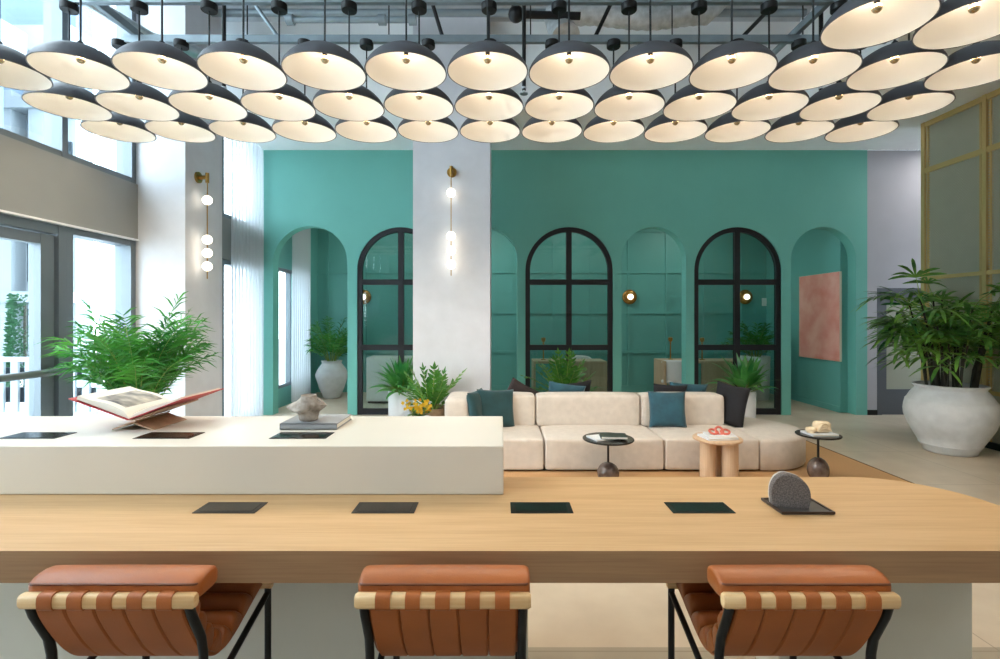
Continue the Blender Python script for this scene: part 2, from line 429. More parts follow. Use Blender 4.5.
# glazed arched doors
def arch_ring(mb, x0, x1, zt, w, y0, y1, z0=0.0, n=28):
    po = arch_pts(x0, x1, zt, n, z0); pi = arch_pts(x0 + w, x1 - w, zt - w, n, z0)
    for i in range(len(po) - 1):
        a, b, c, d = po[i], po[i + 1], pi[i + 1], pi[i]
        mb.add([(a[0], y0, a[1]), (b[0], y0, b[1]), (c[0], y0, c[1]), (d[0], y0, d[1]), (a[0], y1, a[1]), (b[0], y1, b[1]), (c[0], y1, c[1]), (d[0], y1, d[1])],
               [(0, 1, 2, 3), (7, 6, 5, 4), (0, 4, 5, 1), (3, 2, 6, 7)])
    return mb
names = {1: 'black framed arched glass door beside the white plant pot', 3: 'black framed arched glass door right of the column, behind the sofa',
         5: 'black framed arched glass door behind the right end of the sofa'}
for n, i in enumerate((1, 3, 5)):
    x0, x1, zt = AR[i]; cx = (x0 + x1) / 2
    y0 = YB + .02; y1 = YB + .09
    mb = MB(); arch_ring(mb, x0 + .002, x1 - .002, zt - .002, .075, y0, y1)
    mb.box(cx - .045, cx + .045, y0 + .001, y1 - .001, .0015, zt - .05)
    for zz in (H + (318 - 282) * K, H + (318 - 347.6) * K): mb.box(x0 + .07, x1 - .07, y0 + .004, y1 - .004, zz - .045, zz + .045)
    mb.box(x0 + .07, x1 - .07, y0 + .005, y1 - .005, 0.001, .1)
    f = mb.build('door_%d' % (n + 2), 'dooriron', smooth=35)
    struct(f, names[i])
    p = arch_pts(x0 + .07, x1 - .07, zt - .07, 28, .09)
    g = MB().prism(p, 'y', YB + .05, YB + .056).build('pane', 'glass_in', parent=f)

# inner room
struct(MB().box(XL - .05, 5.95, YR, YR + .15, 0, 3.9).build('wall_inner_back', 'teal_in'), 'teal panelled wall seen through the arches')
mb = MB()
for k in range(-9, 12):
    x = (553.5 - 500) / 500 * YR + k * .814
    if -3.8 < x < 5.7: mb.box(x - .03, x + .03, YR - .025, YR, 0, 3.6)
for py in (231, 272, 312.5, 352):
    z = H + (318 - py) / 500 * YR
    mb.box(XL, 5.75, YR - .022, YR, z - .03, z + .03)
mb.box(XL, 5.75, YR - .022, YR, 0, .14)
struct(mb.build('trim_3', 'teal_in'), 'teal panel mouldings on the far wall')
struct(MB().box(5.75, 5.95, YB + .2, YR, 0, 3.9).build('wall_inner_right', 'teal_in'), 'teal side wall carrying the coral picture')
struct(MB().box(XL - .3, 5.95, YB + .2, YR + .15, 3.75, 3.9).build('ceiling.001', 'white'), 'white ceiling of the inner room')
struct(MB().box(5.735, 5.75, YB + .2, YR, 0, .1).build('baseboard_inner_right', 'teal_in'))

# left window wall
def wallbox(name, m, lab, *b): return struct(MB().box(*b).build(name, m), lab)
wallbox('wall_left', 'wedge', 'greige band between the upper and lower windows', XL - .3, XL + .02, -2.8, 5.4, 2.445, 3.04)
wallbox('trim_4', 'wedge', 'greige band between windows behind the curtain', XL - .3, XL, 6.115, YB + .2, 2.445, 3.04)
wallbox('trim_5', 'white', 'thin white lip under the greige band', XL - .02, XL + .035, -2.8, 5.4, 2.43, 2.447)
mb = MB()
mb.box(XL - .25, XL, YB + .2, 8.85, 0, 3.9); mb.box(XL - .25, XL, 9.95, YR, 0, 3.9)
mb.box(XL - .25, XL, 8.85, 9.95, 0, .34); mb.box(XL - .25, XL, 8.85, 9.95, 2.5, 3.9)
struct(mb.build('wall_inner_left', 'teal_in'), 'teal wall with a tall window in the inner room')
def win(n, ys, z0, z1, lab, x=XL, dep=.17, w=.06, bars=(), top=.06):
    y0, y1 = ys[0], ys[-1]
    mb = MB()
    for y in ys: mb.box(x - dep, x - .001, y - w / 2, y + w / 2, z0, z1)
    mb.box(x - dep + .004, x - .005, y0, y1, z0 + .001, z0 + .06); mb.box(x - dep + .004, x - .005, y0, y1, z1 - top, z1 - .001)
    f = struct(mb.build('window_%d' % n, 'frame'), lab)
    MB().box(x - dep * .6, x - dep * .6 + .012, y0, y1, z0 + .02, z1 - .02).build('pane', 'glass', parent=f)
    return f
win(1, [5.37 - .85 * k for k in range(8)][::-1], 3.04, ZD, 'upper row of dark framed windows above the greige band')
win(2, [4.57, 5.36], 0, 2.43, 'lower window behind the areca palm', w=.07)
win(3, [.33, 1.25, 2.2, 3.2], 0, 2.43, 'lower windows beside the glass entrance door')
win(4, [6.14, 7.1, 8.1], 3.04, ZD, 'upper window behind the sheer curtain')
win(5, [6.14, 7.1, 8.1], 0, 2.43, 'lower window behind the sheer curtain')
win(6, [8.87, 9.4, 9.93], .34, 2.5, 'tall dark framed window in the inner room', dep=.1, w=.05)
# near end wall
wallbox('wall_front', 'grey_paint', 'grey wall at the near end of the lobby', -4.2, 8.6, -2.8, -2.65, 0, ZD + .2)
wallbox('wall_left_near', 'wedge', 'greige wall left of the entrance windows', XL - .3, XL, -2.65, .3, 0, 2.43)
wallbox('wall_left_upper', 'wedge', 'greige wall above the entrance windows', XL - .3, XL, -2.65, -1.1, 3.04, ZD)
# entrance door
d = MB()
d.box(XL - .12, XL - .02, 3.26, 3.40, 0, 2.33); d.box(XL - .12, XL - .02, 4.30, 4.43, 0, 2.33)
d.box(XL - .116, XL - .024, 3.27, 4.42, 2.24, 2.329); d.box(XL - .116, XL - .024, 3.27, 4.42, 0.001, .2)
door = struct(d.build('door_1', 'frame'), 'dark framed glass entrance door with a push bar')
MB().box(XL - .08, XL - .07, 3.3, 4.4, .1, 2.28).build('pane', 'glass', parent=door)
b = MB(); b.tube([(XL + .05, 3.32, 1.13), (XL + .05, 4.42, 1.13)], .032, 10)
for y in (3.34, 4.40): b.box(XL - .03, XL + .06, y - .03, y + .03, 1.10, 1.16)
b.build('push_bar', 'frame', parent=door, smooth=40)
b = MB(); b.box(XL - .02, XL + .04, 3.5, 3.8, 2.27, 2.33); b.build('door_closer', 'frame_lt', parent=door)
mb = MB(); mb.box(XL - .165, XL + .003, 4.45, 4.53, 0, 2.425); mb.box(XL - .161, XL - .003, 3.24, 4.53, 2.345, 2.424)
struct(mb.build('trim_6', 'frame'), 'dark frame around the entrance door')

# columns
struct(MB().box(XL - .4, -3.40, 5.4, 6.115, 0, ZD).build('wall_left_column', 'col_plaster'), 'pale plaster column beside the windows')
struct(MB().box(-1.114, -.128, 6.4, 7.4, 0, ZD).build('wall_centre_column', 'col_plaster'), 'pale plaster column in the middle of the lobby')
# right side
mb = MB(); mb.box(6.06, 6.22, YB + .001, YB + .2, 0, ZS); mb.box(7.25, 8.6, YB + .001, YB + .2, 0, ZS)
mb.box(6.22, 7.25, YB + .001, YB + .2, H + 30 * K, ZS)
struct(mb.build('wall_back_right', 'lilac'), 'lilac grey wall around the blue grey door')
struct(MB().box(6.061, 6.22, YB - .012, YB, 0, .085).build('baseboard_back', 'black'), 'black baseboard beside the blue grey door')
zt = H + 30 * K - .001
mb = MB(); mb.box(6.221, 6.30, YB + .0, YB + .1, 0, zt); mb.box(7.17, 7.249, YB, YB + .1, 0, zt); mb.box(6.3, 7.17, YB, YB + .1, zt - .08, zt)
mb.box(6.3, 6.40, YB + .03, YB + .08, 0, zt - .08); mb.box(7.07, 7.17, YB + .03, YB + .08, 0, zt - .08)
mb.box(6.4, 7.07, YB + .03, YB + .08, 0, .42); mb.box(6.4, 7.07, YB + .03, YB + .08, zt - .26, zt - .08)
dd = struct(mb.build('door_5', 'door_grey'), 'blue grey door with a frosted pane behind the big potted palm')
MB().box(6.4, 7.07, YB + .05, YB + .06, .42, zt - .26).build('pane', 'frost', parent=dd)
struct(MB().box(6.2, 6.5, -2.8, 7.3, 0, ZS).build('wall_right', 'olive'), 'olive grey wall behind the gold mesh screen')
mb = MB(); mb.box(8.4, 8.6, -2.8, 7.2, 0, ZS); mb.box(8.4, 8.6, 8.1, YB, 0, ZS); mb.box(8.4, 8.6, 7.2, 8.1, 0, .9); mb.box(8.4, 8.6, 7.2, 8.1, 2.3, ZS)
struct(mb.build('wall_right_end', 'lilac'), 'end wall of the side corridor')
mb = MB(); mb.box(8.46, 8.54, 7.2, 7.26, .9, 2.3); mb.box(8.46, 8.54, 8.04, 8.1, .9, 2.3); mb.box(8.47, 8.53, 7.2, 8.1, .9, .96); mb.box(8.47, 8.53, 7.2, 8.1, 2.24, 2.3)  # unseen corridor window, added to let daylight onto the grey wall
struct(mb.build('window_8', 'frame'), 'unseen window added at the end of the side corridor')

# gold mesh screen: one thing
scr = empty('mesh_screen', (6.06, 5.0, 0), 'tall gold framed wire mesh screen along the right wall', 'screen')
mb = MB(); ys = [7.1, 6.2, 5.3, 4.4, 3.5, 2.6]
for y in ys: mb.box(-.06, 0, y - 5 - .03, y - 5 + .03, .08, ZS - .002)
for i, y in enumerate(ys[:-1]):
    mb.box(-.045, -.015, y - 5 - .075, y - 5 - .055, .08, ZS)
    mb.box(-.045, -.015, y - 5 - .845, y - 5 - .825, .08, ZS)
for z in (ZS - .04, 3.68, 2.16, .68): mb.box(-.055, -.002, -2.4, 2.1, z - .035 if z > 3 else z - .025, z + .035 if z > 3 else z + .025)
mb.build('frame', 'gold', parent=scr)
MB().box(-.032, -.028, -2.4, 2.1, .08, ZS - .01).build('wire_panel', 'wire', parent=scr)
MB().box(-.07, .0, -2.4, 2.1, 0, .08).build('plinth', 'black', parent=scr)

# ---------------------------------------------------------------- outside
struct(MB().box(-40, -4.2, -10, 40, -.2, -.1).build('ground', 'pave'), 'pale pavement outside the windows')
fac = empty('apartment_facade', (-19, 16, -.1), 'white facade with dark window slots seen through the glass door', 'building')
mb = MB(); mb.box(-6, 5, .5, 1.2, 0, 9); 
for k in range(10): mb.box(-6 + k * 1.1, -5.45 + k * 1.1, 0, .5, 0, 9)
for z in (2.2, 5.2, 8.4): mb.box(-6, 5, -.1, .5, z, z + .35)
mb.build('wall', 'ext_white', parent=fac)
MB().box(-6, 5, .5, 1.2, 9.001, 16).build('upper_wall', 'ext_blue', parent=fac)
MB().box(-6, 5.1, .2, 1.25, 10.4, 11.2).build('fascia', 'ext_white', parent=fac)
for k in range(10):
    for z, h in ((.6, 1.4), (2.9, 1.6), (5.9, 1.6)):
        MB().box(-5.35 + k * 1.1, -5.0 + k * 1.1, .44, .499, z, z + h).build('window', 'ext_dark', parent=fac)
rf = empty('neighbour_building', (-14, 9, -.1), 'pale blue building with a white roof fascia outside the upper windows', 'building')
MB().box(-3, -.6, -6, 5.7, 5.0, 9.2).build('wall', 'ext_blue', parent=rf)
MB().box(-3.2, 0, -6, 5.8, 9.35, 10.1).build('fascia', 'ext_white', parent=rf)
MB().box(-3.2, -.4, -6, 5.8, 6.3, 7.0).build('balcony', 'ext_white', parent=rf)
MB().box(-3, -2.4, -6, 5.7, 0, 5.0).build('ground_floor', 'ext_white', parent=rf)
MB().box(-3, -1, -6, 5.7, 10.1, 13).build('upper_floor', 'ext_blue', parent=rf)
fn = empty('picket_railing', (-9.5, 8.2, -.1), 'white slatted railing outside the entrance door', 'railing')
mb = MB(); mb.box(-3, 3, 0, .05, .98, 1.06); mb.box(-3, 3, 0, .05, .1, .16)
mb.build('rail', 'ext_white', parent=fn)
mb = MB()
for k in range(26): mb.box(-3 + k * .235, -2.88 + k * .235, .005, .045, .1, 1.0)
mb.build('slats', 'ext_white', parent=fn)
mb = MB(); mb.box(-3, 3, .1, .13, .3, .55); mb.box(-3, 3, .1, .13, .68, .88); mb.build('backing_strip', 'ext_dark', parent=fn)
rnd = random.Random(3)
mb = MB()
for k in range(1600):
    a = rnd.random() * 2 * PI; z = rnd.random() * 2.2; r = .32 * (1 - .25 * z / 2.2) * (0.8 + .3 * rnd.random())
    p = Vector((r * math.cos(a), r * math.sin(a), .05 + z)); d = Vector((math.cos(a), math.sin(a), rnd.uniform(-.3, .8))).normalized()
    s = d.orthogonal().normalized(); l = .09
    mb.blade([p, p + d * l * .5, p + d * l], [.012, .03, .003], s)
hd = tag(mb.build('column_shrub', 'hedge', loc=(-11.4, 12, -.1)), 'narrow green clipped shrub outside the entrance door', 'shrub')
MB().tube([(0, 0, 0), (0, 0, 2)], .03).build('trunk', 'cane', parent=hd)
# ---------------------------------------------------------------- long table and counter
DT = 1.5; ZT = .901
tb = empty('communal_table', (0, 1.85, 0), 'long pale oak table with a rounded right end and stone base panels', 'table')
poly = [(-3.4, -.35)]
R = .33; x1 = 1.86; y1 = .348
for i in range(9): a = -PI / 2 + PI / 2 * i / 8; poly.append((x1 - R + R * math.cos(a), -.35 + R + R * math.sin(a)))
for i in range(9): a = PI / 2 * i / 8; poly.append((x1 - R + R * math.cos(a), y1 - R + R * math.sin(a)))
poly.append((-3.4, y1))
mb = MB(); n = len(poly)
mb.add([(p[0], p[1], ZT) for p in poly], [list(range(n))])
mb.cur = 1
z0 = .805
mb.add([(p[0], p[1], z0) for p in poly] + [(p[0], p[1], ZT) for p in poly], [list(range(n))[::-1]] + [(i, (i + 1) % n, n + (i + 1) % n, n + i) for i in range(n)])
mb.build('tabletop', ['oak', 'oak_edge_shaded'], parent=tb, smooth=30)
MB().box(-3.4, .109, .10, .342, 0, .804).build('base_panel', 'plinth', parent=tb)
MB().box(1.05, 1.775, .03, .20, 0, .804).build('base_panel', 'plinth', parent=tb)

ct = empty('raised_counter', (-1.5, 2.28, 0), 'cream solid surface counter block standing behind the oak table', 'counter')
MB().rbox(-1.9, 1.514, -.305, .30, ZT + .001, 1.094, .004, 2).build('countertop', 'corian', parent=ct)
MB().box(-1.9, 1.505, -.07, .27, 0, ZT).build('base', 'plinth', parent=ct)

# power plates
def plate(x, y, z, lab, w=.225, d=.105, group='flush power plates'):
    o = empty('power_plate', (x, y, z), lab, 'power outlet', group)
    MB().rbox(-w / 2, w / 2, -d / 2, d / 2, -.0005, .0025, .001, 1).build('bezel', 'plate', parent=o)
    MB().box(-w / 2 + .018, w / 2 - .018, -d / 2 + .016, d / 2 - .016, .0024, .0032).build('flap', 'plate_in', parent=o)
    return o
for x, l in ((-.99, 'dark flush power plate in the oak table, leftmost of its four'), (-.42, 'dark flush power plate in the oak table, second from left'),
             (.151, 'dark flush power plate in the oak table just right of the counter end'), (.732, 'dark flush power plate in the oak table nearest the granite stone')):
    plate(x, 1.84, ZT, l, group='power plates in the oak table')
for x, l in ((-1.985, 'flush power plate in the cream counter, left of the open book'), (-1.42, 'flush power plate in the cream counter in front of the book stand'),
             (-.849, 'flush power plate in the cream counter in front of the grey book')):
    plate(x, 2.15, 1.094, l, w=.238, d=.115, group='power plates in the cream counter')

# stone on tray
tr = empty('display_tray', (1.095, 1.845, ZT), 'square dark tray on the oak table under the granite stone', 'tray')
MB().rbox(-.095, .095, -.071, .071, .0005, .006, .002, 1).build('base', 'tray_in', parent=tr)
mb = MB()
for b in ((-.095, .095, -.071, -.065), (-.095, .095, .065, .071), (-.095, -.089, -.065, .065), (.089, .095, -.065, .065)): mb.box(*b, .004, .011)
mb.build('rim', 'tray', parent=tr)
st = empty('carved_stone', (1.068, 1.846, ZT + .0065), 'rounded speckled granite stone standing on the dark tray', 'stone ornament', rz=-.27)
P0 = [(0, .035), (.02, .068), (.1, .095), (.22, .112), (.36, .120), (.56, .116), (.75, .107), (.9, .088), (.985, .062), (1, .034)]
def stone_outline(k=1.0):
    out = []
    for i in range(len(P0) - 1):
        p0, p1, p2, p3 = P0[max(i - 1, 0)], P0[i], P0[i + 1], P0[min(i + 2, len(P0) - 1)]
        for u in (0, .25, .5, .75):
            q = [.5 * (2 * p1[d] + (p2[d] - p0[d]) * u + (2 * p0[d] - 5 * p1[d] + 4 * p2[d] - p3[d]) * u * u + (3 * p1[d] - p0[d] - 3 * p2[d] + p3[d]) * u ** 3) for d in (0, 1)]
            out.append(tuple(q))
    out.append(P0[-1])
    out = [(.03, 0)] + out + [(.95, 0)]
    return [((x - .5) * .132 * k, z * k + (1 - k) * .02 if z > 0 else 0) for x, z in out]
mb = MB(); A = stone_outline(); B = stone_outline(.965); n = len(A)
mb.add([(p[0], -.022, p[1]) for p in B] + [(p[0], -.017, p[1]) for p in A] + [(p[0], .010, p[1]) for p in A],
       [list(range(n))] + [(i, (i + 1) % n, n + (i + 1) % n, n + i) for i in range(n)] + [(n + i, n + (i + 1) % n, 2 * n + (i + 1) % n, 2 * n + i) for i in range(n)] + [list(range(2 * n, 3 * n))])
mb.build('body', 'granite', parent=st, smooth=50)
mb = MB(); mb.prism([(x * .985, z * .99) for x, z in A], 'y', .0105, .026); mb.build('pale_rind', 'granite_rim', parent=st, smooth=50)

# ---------------------------------------------------------------- leather counter chairs
prof = [(0.0, .832), (.012, .795), (.045, .73), (.085, .665), (.13, .615), (.18, .59), (.24, .592), (.31, .612), (.38, .636), (.435, .652)]
def smooth_prof(p, n=40):
    out = []
    m = len(p) - 1
    for i in range(n + 1):
        t = i / n * m; k = min(int(t), m - 1); u = t - k
        p0 = p[max(k - 1, 0)]; p1 = p[k]; p2 = p[k + 1]; p3 = p[min(k + 2, m)]
        q = []
        for d in range(2):
            q.append(.5 * (2 * p1[d] + (p2[d] - p0[d]) * u + (2 * p0[d] - 5 * p1[d] + 4 * p2[d] - p3[d]) * u * u + (3 * p1[d] - p0[d] - 3 * p2[d] + p3[d]) * u ** 3))
        out.append(tuple(q))
    return out
SP = smooth_prof(prof)
def normals2(P):
    out = []
    for i in range(len(P)):
        a = P[max(i - 1, 0)]; b = P[min(i + 1, len(P) - 1)]
        ty, tz = b[0] - a[0], b[1] - a[1]; l = math.hypot(ty, tz)
        out.append((-tz / l, ty / l))     # points to sitter side (+y / up)
    return out
SN = normals2(SP)
def chair():
    o = empty('counter_chair', (0, 0, 0))
    # sling leather in five straps, outer side
    mb = MB(); w0 = -.198; sw = .0792
    for k in range(5):
        a = w0 + k * sw + .0012; b = w0 + (k + 1) * sw - .0012
        vs = []; fs = []
        xs = [(a, 0.0), (a + .004, -.004), (b - .004, -.004), (b, 0.0), (b, .006), (a, .006)]
        for (p, nn) in zip(SP, SN):
            for x, t in xs: vs.append((x, p[0] + nn[0] * t, p[1] + nn[1] * t))
        m = len(xs)
        for i in range(len(SP) - 1):
            for j in range(m): fs.append((i * m + j, i * m + (j + 1) % m, (i + 1) * m + (j + 1) % m, (i + 1) * m + j))
        fs += [list(range(m)), [(len(SP) - 1) * m + j for j in range(m)][::-1]]
        mb.add(vs, fs)
    mb.build('sling', 'leather_dk', parent=o, smooth=40)
    # cushion of cross channels on the sling
    P = SP[3:]; Nn = SN[3:]; mb = MB(); L = [0]
    for i in range(1, len(P)): L.append(L[-1] + math.hypot(P[i][0] - P[i - 1][0], P[i][1] - P[i - 1][1]))
    def samp(s):
        s = max(0, min(L[-1], s))
        for i in range(1, len(L)):
            if L[i] >= s:
                u = (s - L[i - 1]) / (L[i] - L[i - 1]); break
        q = [P[i - 1][d] * (1 - u) + P[i][d] * u for d in (0, 1)]; r = [Nn[i - 1][d] * (1 - u) + Nn[i][d] * u for d in (0, 1)]
        return q, r
    nch = 8; cl = L[-1] / nch; nx = 18
    for c in range(nch):
        vs = []; fs = []; ns = 8
        xs = [-.205 + .41 * (1 - math.cos(PI * j / nx)) / 2 for j in range(nx + 1)]
        ring = 2 * (ns + 1)
        for j, x in enumerate(xs):
            ex = max(0.0, 1 - (abs(x) / .2051) ** 30) ** .4
            for i in range(ns + 1):
                s = (c + .02 + .96 * i / ns) * cl; q, r = samp(s)
                t = .018 + .016 * ex + .034 * math.sin(PI * i / ns) ** .6 * (.45 + .55 * ex)
                vs.append((x, q[0] + r[0] * t, q[1] + r[1] * t))
            for i in range(ns, -1, -1):
                s = (c + .02 + .96 * i / ns) * cl; q, r = samp(s)
                vs.append((x, q[0] + r[0] * .0065, q[1] + r[1] * .0065))
        for j in range(nx):
            for i in range(ring):
                k = (i + 1) % ring
                fs.append((j * ring + i, j * ring + k, (j + 1) * ring + k, (j + 1) * ring + i))
        fs += [list(range(ring)), [nx * ring + i for i in range(ring)][::-1]]
        mb.add(vs, fs)
    mb.build('seat_cushion', 'leather', parent=o, smooth=45)
    # head roll: rounded box with piping
    hx, hy, hz = .234, .05, .027
    mb = MB(); nxr = 26; vs = []; fs = []
    cs = [(-.046, -.024), (-.0505, -.018), (-.052, -.006), (-.052, .012), (-.0505, .020), (-.046, .0245), (-.034, .032), (-.014, .0385), (.008, .040), (.03, .036), (.044, .028), (.051, .015), (.051, -.012), (.045, -.022), (.02, -.026), (-.02, -.026)]
    ns = len(cs)
    for j in range(nxr + 1):
        t = -1 + 2 * j / nxr; x = hx * math.copysign(1 - (1 - abs(t)) ** 1.9, t)
        e = max(0.0, 1 - abs(x / hx) ** 34) ** .45
        sag = 1 + .05 * math.cos(PI * x / hx / 2)
        for (py, pz) in cs: vs.append((x, py * (.62 + .38 * e), pz * (.72 + .28 * e) * (.82 * sag if pz > 0 else 1)))
    for j in range(nxr):
        for i in range(ns):
            k = (i + 1) % ns; fs.append((j * ns + i, j * ns + k, (j + 1) * ns + k, (j + 1) * ns + i))
    fs += [list(range(ns)), [nxr * ns + i for i in range(ns)][::-1]]
    mb.add(vs, fs)
    hr = mb.build('head_roll', 'leather', parent=o, smooth=60, loc=(0, .062, .8655))
    pts = [(-.2265, -.044, .0155)] + [(x, -.0508, .017) for x in [-.2215 + .443 * i / 20 for i in range(21)]] + [(.2265, -.044, .0155)]
    MB().tube(pts, .0032, 6).build('piping', 'piping', parent=hr, smooth=60)
    # wooden bars
    def bar(name, y, z, ry, rz, hw=.234):
        mb = MB(); vs = []; fs = []; ns = 16
        st = [(-hw, .82), (-hw + .006, 1), (hw - .006, 1), (hw, .82)]
        for x, k in st:
            for (py, pz) in superp(ns, ry * k, rz * k, 3.0): vs.append((x, y + py, z + pz))
        for j in range(3):
            for i in range(ns):
                k = (i + 1) % ns; fs.append((j * ns + i, j * ns + k, (j + 1) * ns + k, (j + 1) * ns + i))
        fs += [list(range(ns)), [3 * ns + i for i in range(ns)][::-1]]
        mb.add(vs, fs); return mb.build(name, 'ash', parent=o, smooth=40)
    bar('back_rail', 0, .846, .015, .020)
    bar('front_rail', .452, .652, .014, .018, .231)
    # leather loops round the back rail and front rail
    for k in range(5):
        xc = -.198 + (k + .5) * .0792; a, b = xc - .0195, xc + .0195
        for (yy, zz, ry, rz) in ((0, .846, .0185, .0235), (.452, .652, .0175, .0215)):
            q = superp(16, ry, rz, 3.0); mb = MB()
            mb.add([(a, yy + p[0], zz + p[1]) for p in q] + [(b, yy + p[0], zz + p[1]) for p in q],
                   [list(range(16)), list(range(16, 32))[::-1]] + [(i, (i + 1) % 16, 16 + (i + 1) % 16, 16 + i) for i in range(16)])
            mb.build('strap_loop', 'leather_dk', parent=o, smooth=40)
    # legs
    for sx in (-1, 1):
        x = sx * .213
        pts = [(x, .004, .83), (x, .014, .80), (x, .036, .755), (x, .058, .71), (x, .068, .66), (x, .07, .6), (x, .066, .4), (x, .05, .2), (x, .02, 0.004)]
        MB().tube(pts, .0125, 10).build('leg', 'tube', parent=o, smooth=60)
        MB().tube([(x * 1.02, .448, .64), (x * 1.02, .448, .3), (x * 1.02, .448, .004)], .0115, 10).build('leg', 'tube', parent=o, smooth=60)
        MB().tube([(x * 1.02, .446, .622), (x * 1.015, .32, .585), (x * 1.01, .19, .545), (x, .07, .505)], .0105, 8).build('side_brace', 'tube', parent=o, smooth=60)
    MB().tube([(-.218, .448, .25), (.218, .448, .25)], .011, 8).build('foot_rest', 'tube', parent=o, smooth=60)
    MB().tube([(-.216, .066, .32), (.216, .066, .32)], .0105, 8).build('stretcher', 'tube', parent=o, smooth=60)
    return o
c0 = chair()
chs = [(-1.045, 'cognac leather counter chair with black legs, leftmost of the three at the oak table', 0.0),
       (-.152, 'cognac leather counter chair in the middle of the three at the oak table', 0.0),
       (.828, 'cognac leather counter chair, rightmost of the three at the oak table', 0.0)]
for i, (x, l, r) in enumerate(chs):
    o = c0 if i == 0 else copy_tree(c0)
    o.location = (x, 1.335, -.0); o.rotation_euler = (0, 0, r)
    tag(o, l, 'chair', 'leather chairs along the oak table')

# ---------------------------------------------------------------- things on the cream counter
ZC = 1.0945
# open book on folding stand
bs = empty('book_stand', (-1.655, 2.38, ZC), 'small folding plywood stand carrying the open book on the counter', 'book stand')
def slab(mb, a, b, t, y0, y1):
    # a,b 2D xz ends; thickness t
    dx, dz = b[0] - a[0], b[1] - a[1]; l = math.hypot(dx, dz); nx, nz = -dz / l * t, dx / l * t
    mb.prism([a, b, (b[0] + nx, b[1] + nz), (a[0] + nx, a[1] + nz)], 'y', y0, y1)
mb = MB(); slab(mb, (-.085, .002), (.02, .040), .006, -.135, .10); mb.build('leg', 'tan_wood', parent=bs)
mb = MB(); slab(mb, (.095, .002), (-.0, .036), .006, -.125, .11); mb.build('leg', 'tan_wood', parent=bs)
mb = MB(); slab(mb, (.0, .042), (.16, .099), .006, -.13, .10); mb.build('rest', 'tan_wood', parent=bs)
mb = MB(); slab(mb, (-.13, .091), (.0, .042), .006, -.13, .10); mb.build('rest', 'tan_wood', parent=bs)
bk = empty('open_book', (-1.655, 2.385, ZC + .051), 'large open picture book with red cover on a stand', 'book')
mb = MB(); slab(mb, (-.262, .094), (0, 0), .004, -.165, .165); mb.build('cover', 'red', parent=bk)
mb = MB(); slab(mb, (0, 0), (.252, .094), .004, -.165, .165); mb.build('cover', 'red', parent=bk)
def pages(sign, thick, name):
    mb = MB(); n = 14; top = []; bot = []
    ux, uz = sign * .936, .352
    nx, nz = -sign * .352, .936
    for i in range(n + 1):
        t = i / n; s = .25 * t
        h = thick * (min(1, t * 7) ** .6) * (1 + .55 * math.sin(PI * min(1, t * 1.15)) ** 2) * (1 - .25 * t)
        bot.append((ux * s + nx * .0046, uz * s + nz * .0046)); top.append((ux * s + nx * (.0046 + h), uz * s + nz * (.0046 + h)))
    poly = bot + top[::-1]
    m = len(poly); a, b = -.157, .157
    vs = [(p[0], a, p[1]) for p in poly] + [(p[0], b, p[1]) for p in poly]
    fs = []
    for i in range(n): fs.append((i, i + 1, m - 2 - i, m - 1 - i)); fs.append((m + i + 1, m + i, 2 * m - 1 - i, 2 * m - 2 - i))
    for i in range(m): fs.append((i, (i + 1) % m, m + (i + 1) % m, m + i))
    mb.add(vs, fs); pg = mb.build(name, 'paper', parent=bk, smooth=30)
    mb = MB(); vs = []; fs = []
    i0, i1 = (3, 11) if sign < 0 else (2, 12)
    for i in range(i0, i1 + 1):
        p = top[i]; vs += [(p[0] + nx * .0008, a + .035, p[1] + nz * .0008), (p[0] + nx * .0008, b - .03, p[1] + nz * .0008)]
    for i in range(i1 - i0): fs.append((2 * i, 2 * i + 1, 2 * i + 3, 2 * i + 2))
    mb.add(vs, fs); mb.build('printed_picture', 'photo', parent=pg, smooth=30)
pages(-1, .022, 'page_block'); pages(1, .012, 'page_block')

gb = empty('grey_book', (-.868, 2.375, ZC), 'closed grey cloth book under the stoneware vessel on the counter', 'book')
MB().rbox(-.13, .13, -.112, .112, 0, .005, .001, 1).rbox(-.13, .13, -.112, .112, .023, .028, .001, 1).rbox(-.13, -.124, -.112, .112, 0, .028, .001, 1).rbox(-.13, .13, -.112, -.108, .0, .028, .001, 1).build('cover', 'greybook', parent=gb)
MB().box(-.124, .126, -.107, .109, .005, .023).build('page_block', 'paper', parent=gb)
vs_ = empty('stoneware_vessel', (-.893, 2.335, ZC + .0285), 'mottled stoneware pot with pointed lip on the grey book', 'pottery')
mb = MB(); pr = [(0, 0), (.036, 0), (.042, .006), (.044, .03), (.046, .045), (.060, .055), (.066, .064), (.062, .074), (.05, .09), (.038, .104), (.034, .112), (.036, .118), (.032, .119), (.028, .112), (.03, .1), (.03, .05), (0, .04)]
mb.lathe(pr, 36, (0, 0, 0))
for i, v in enumerate(mb.v):
    x, y, z = v
    k = math.exp(-((z - .062) / .022) ** 2); a = math.atan2(y, x); r = math.hypot(x, y)
    if r > .04:
        f = 1 + k * (.6 * max(0, math.cos(a - rad(188))) ** 11 + .18 * max(0, math.cos(a - rad(-5))) ** 8 + .1 * math.cos(3 * a))
        x, y = x * f, y * f; z += .012 * k * math.cos(2 * a + 1)
    mb.v[i] = (x, y, z)
mb.build('body', 'stoneware', parent=vs_, smooth=60)
mb = MB(); mb.tube([(.045, -.01, .048), (.066, -.014, .06), (.07, -.012, .08), (.056, -.008, .094), (.042, -.004, .1)], .008, 8)
mb.build('handle', 'stoneware', parent=vs_, smooth=60)

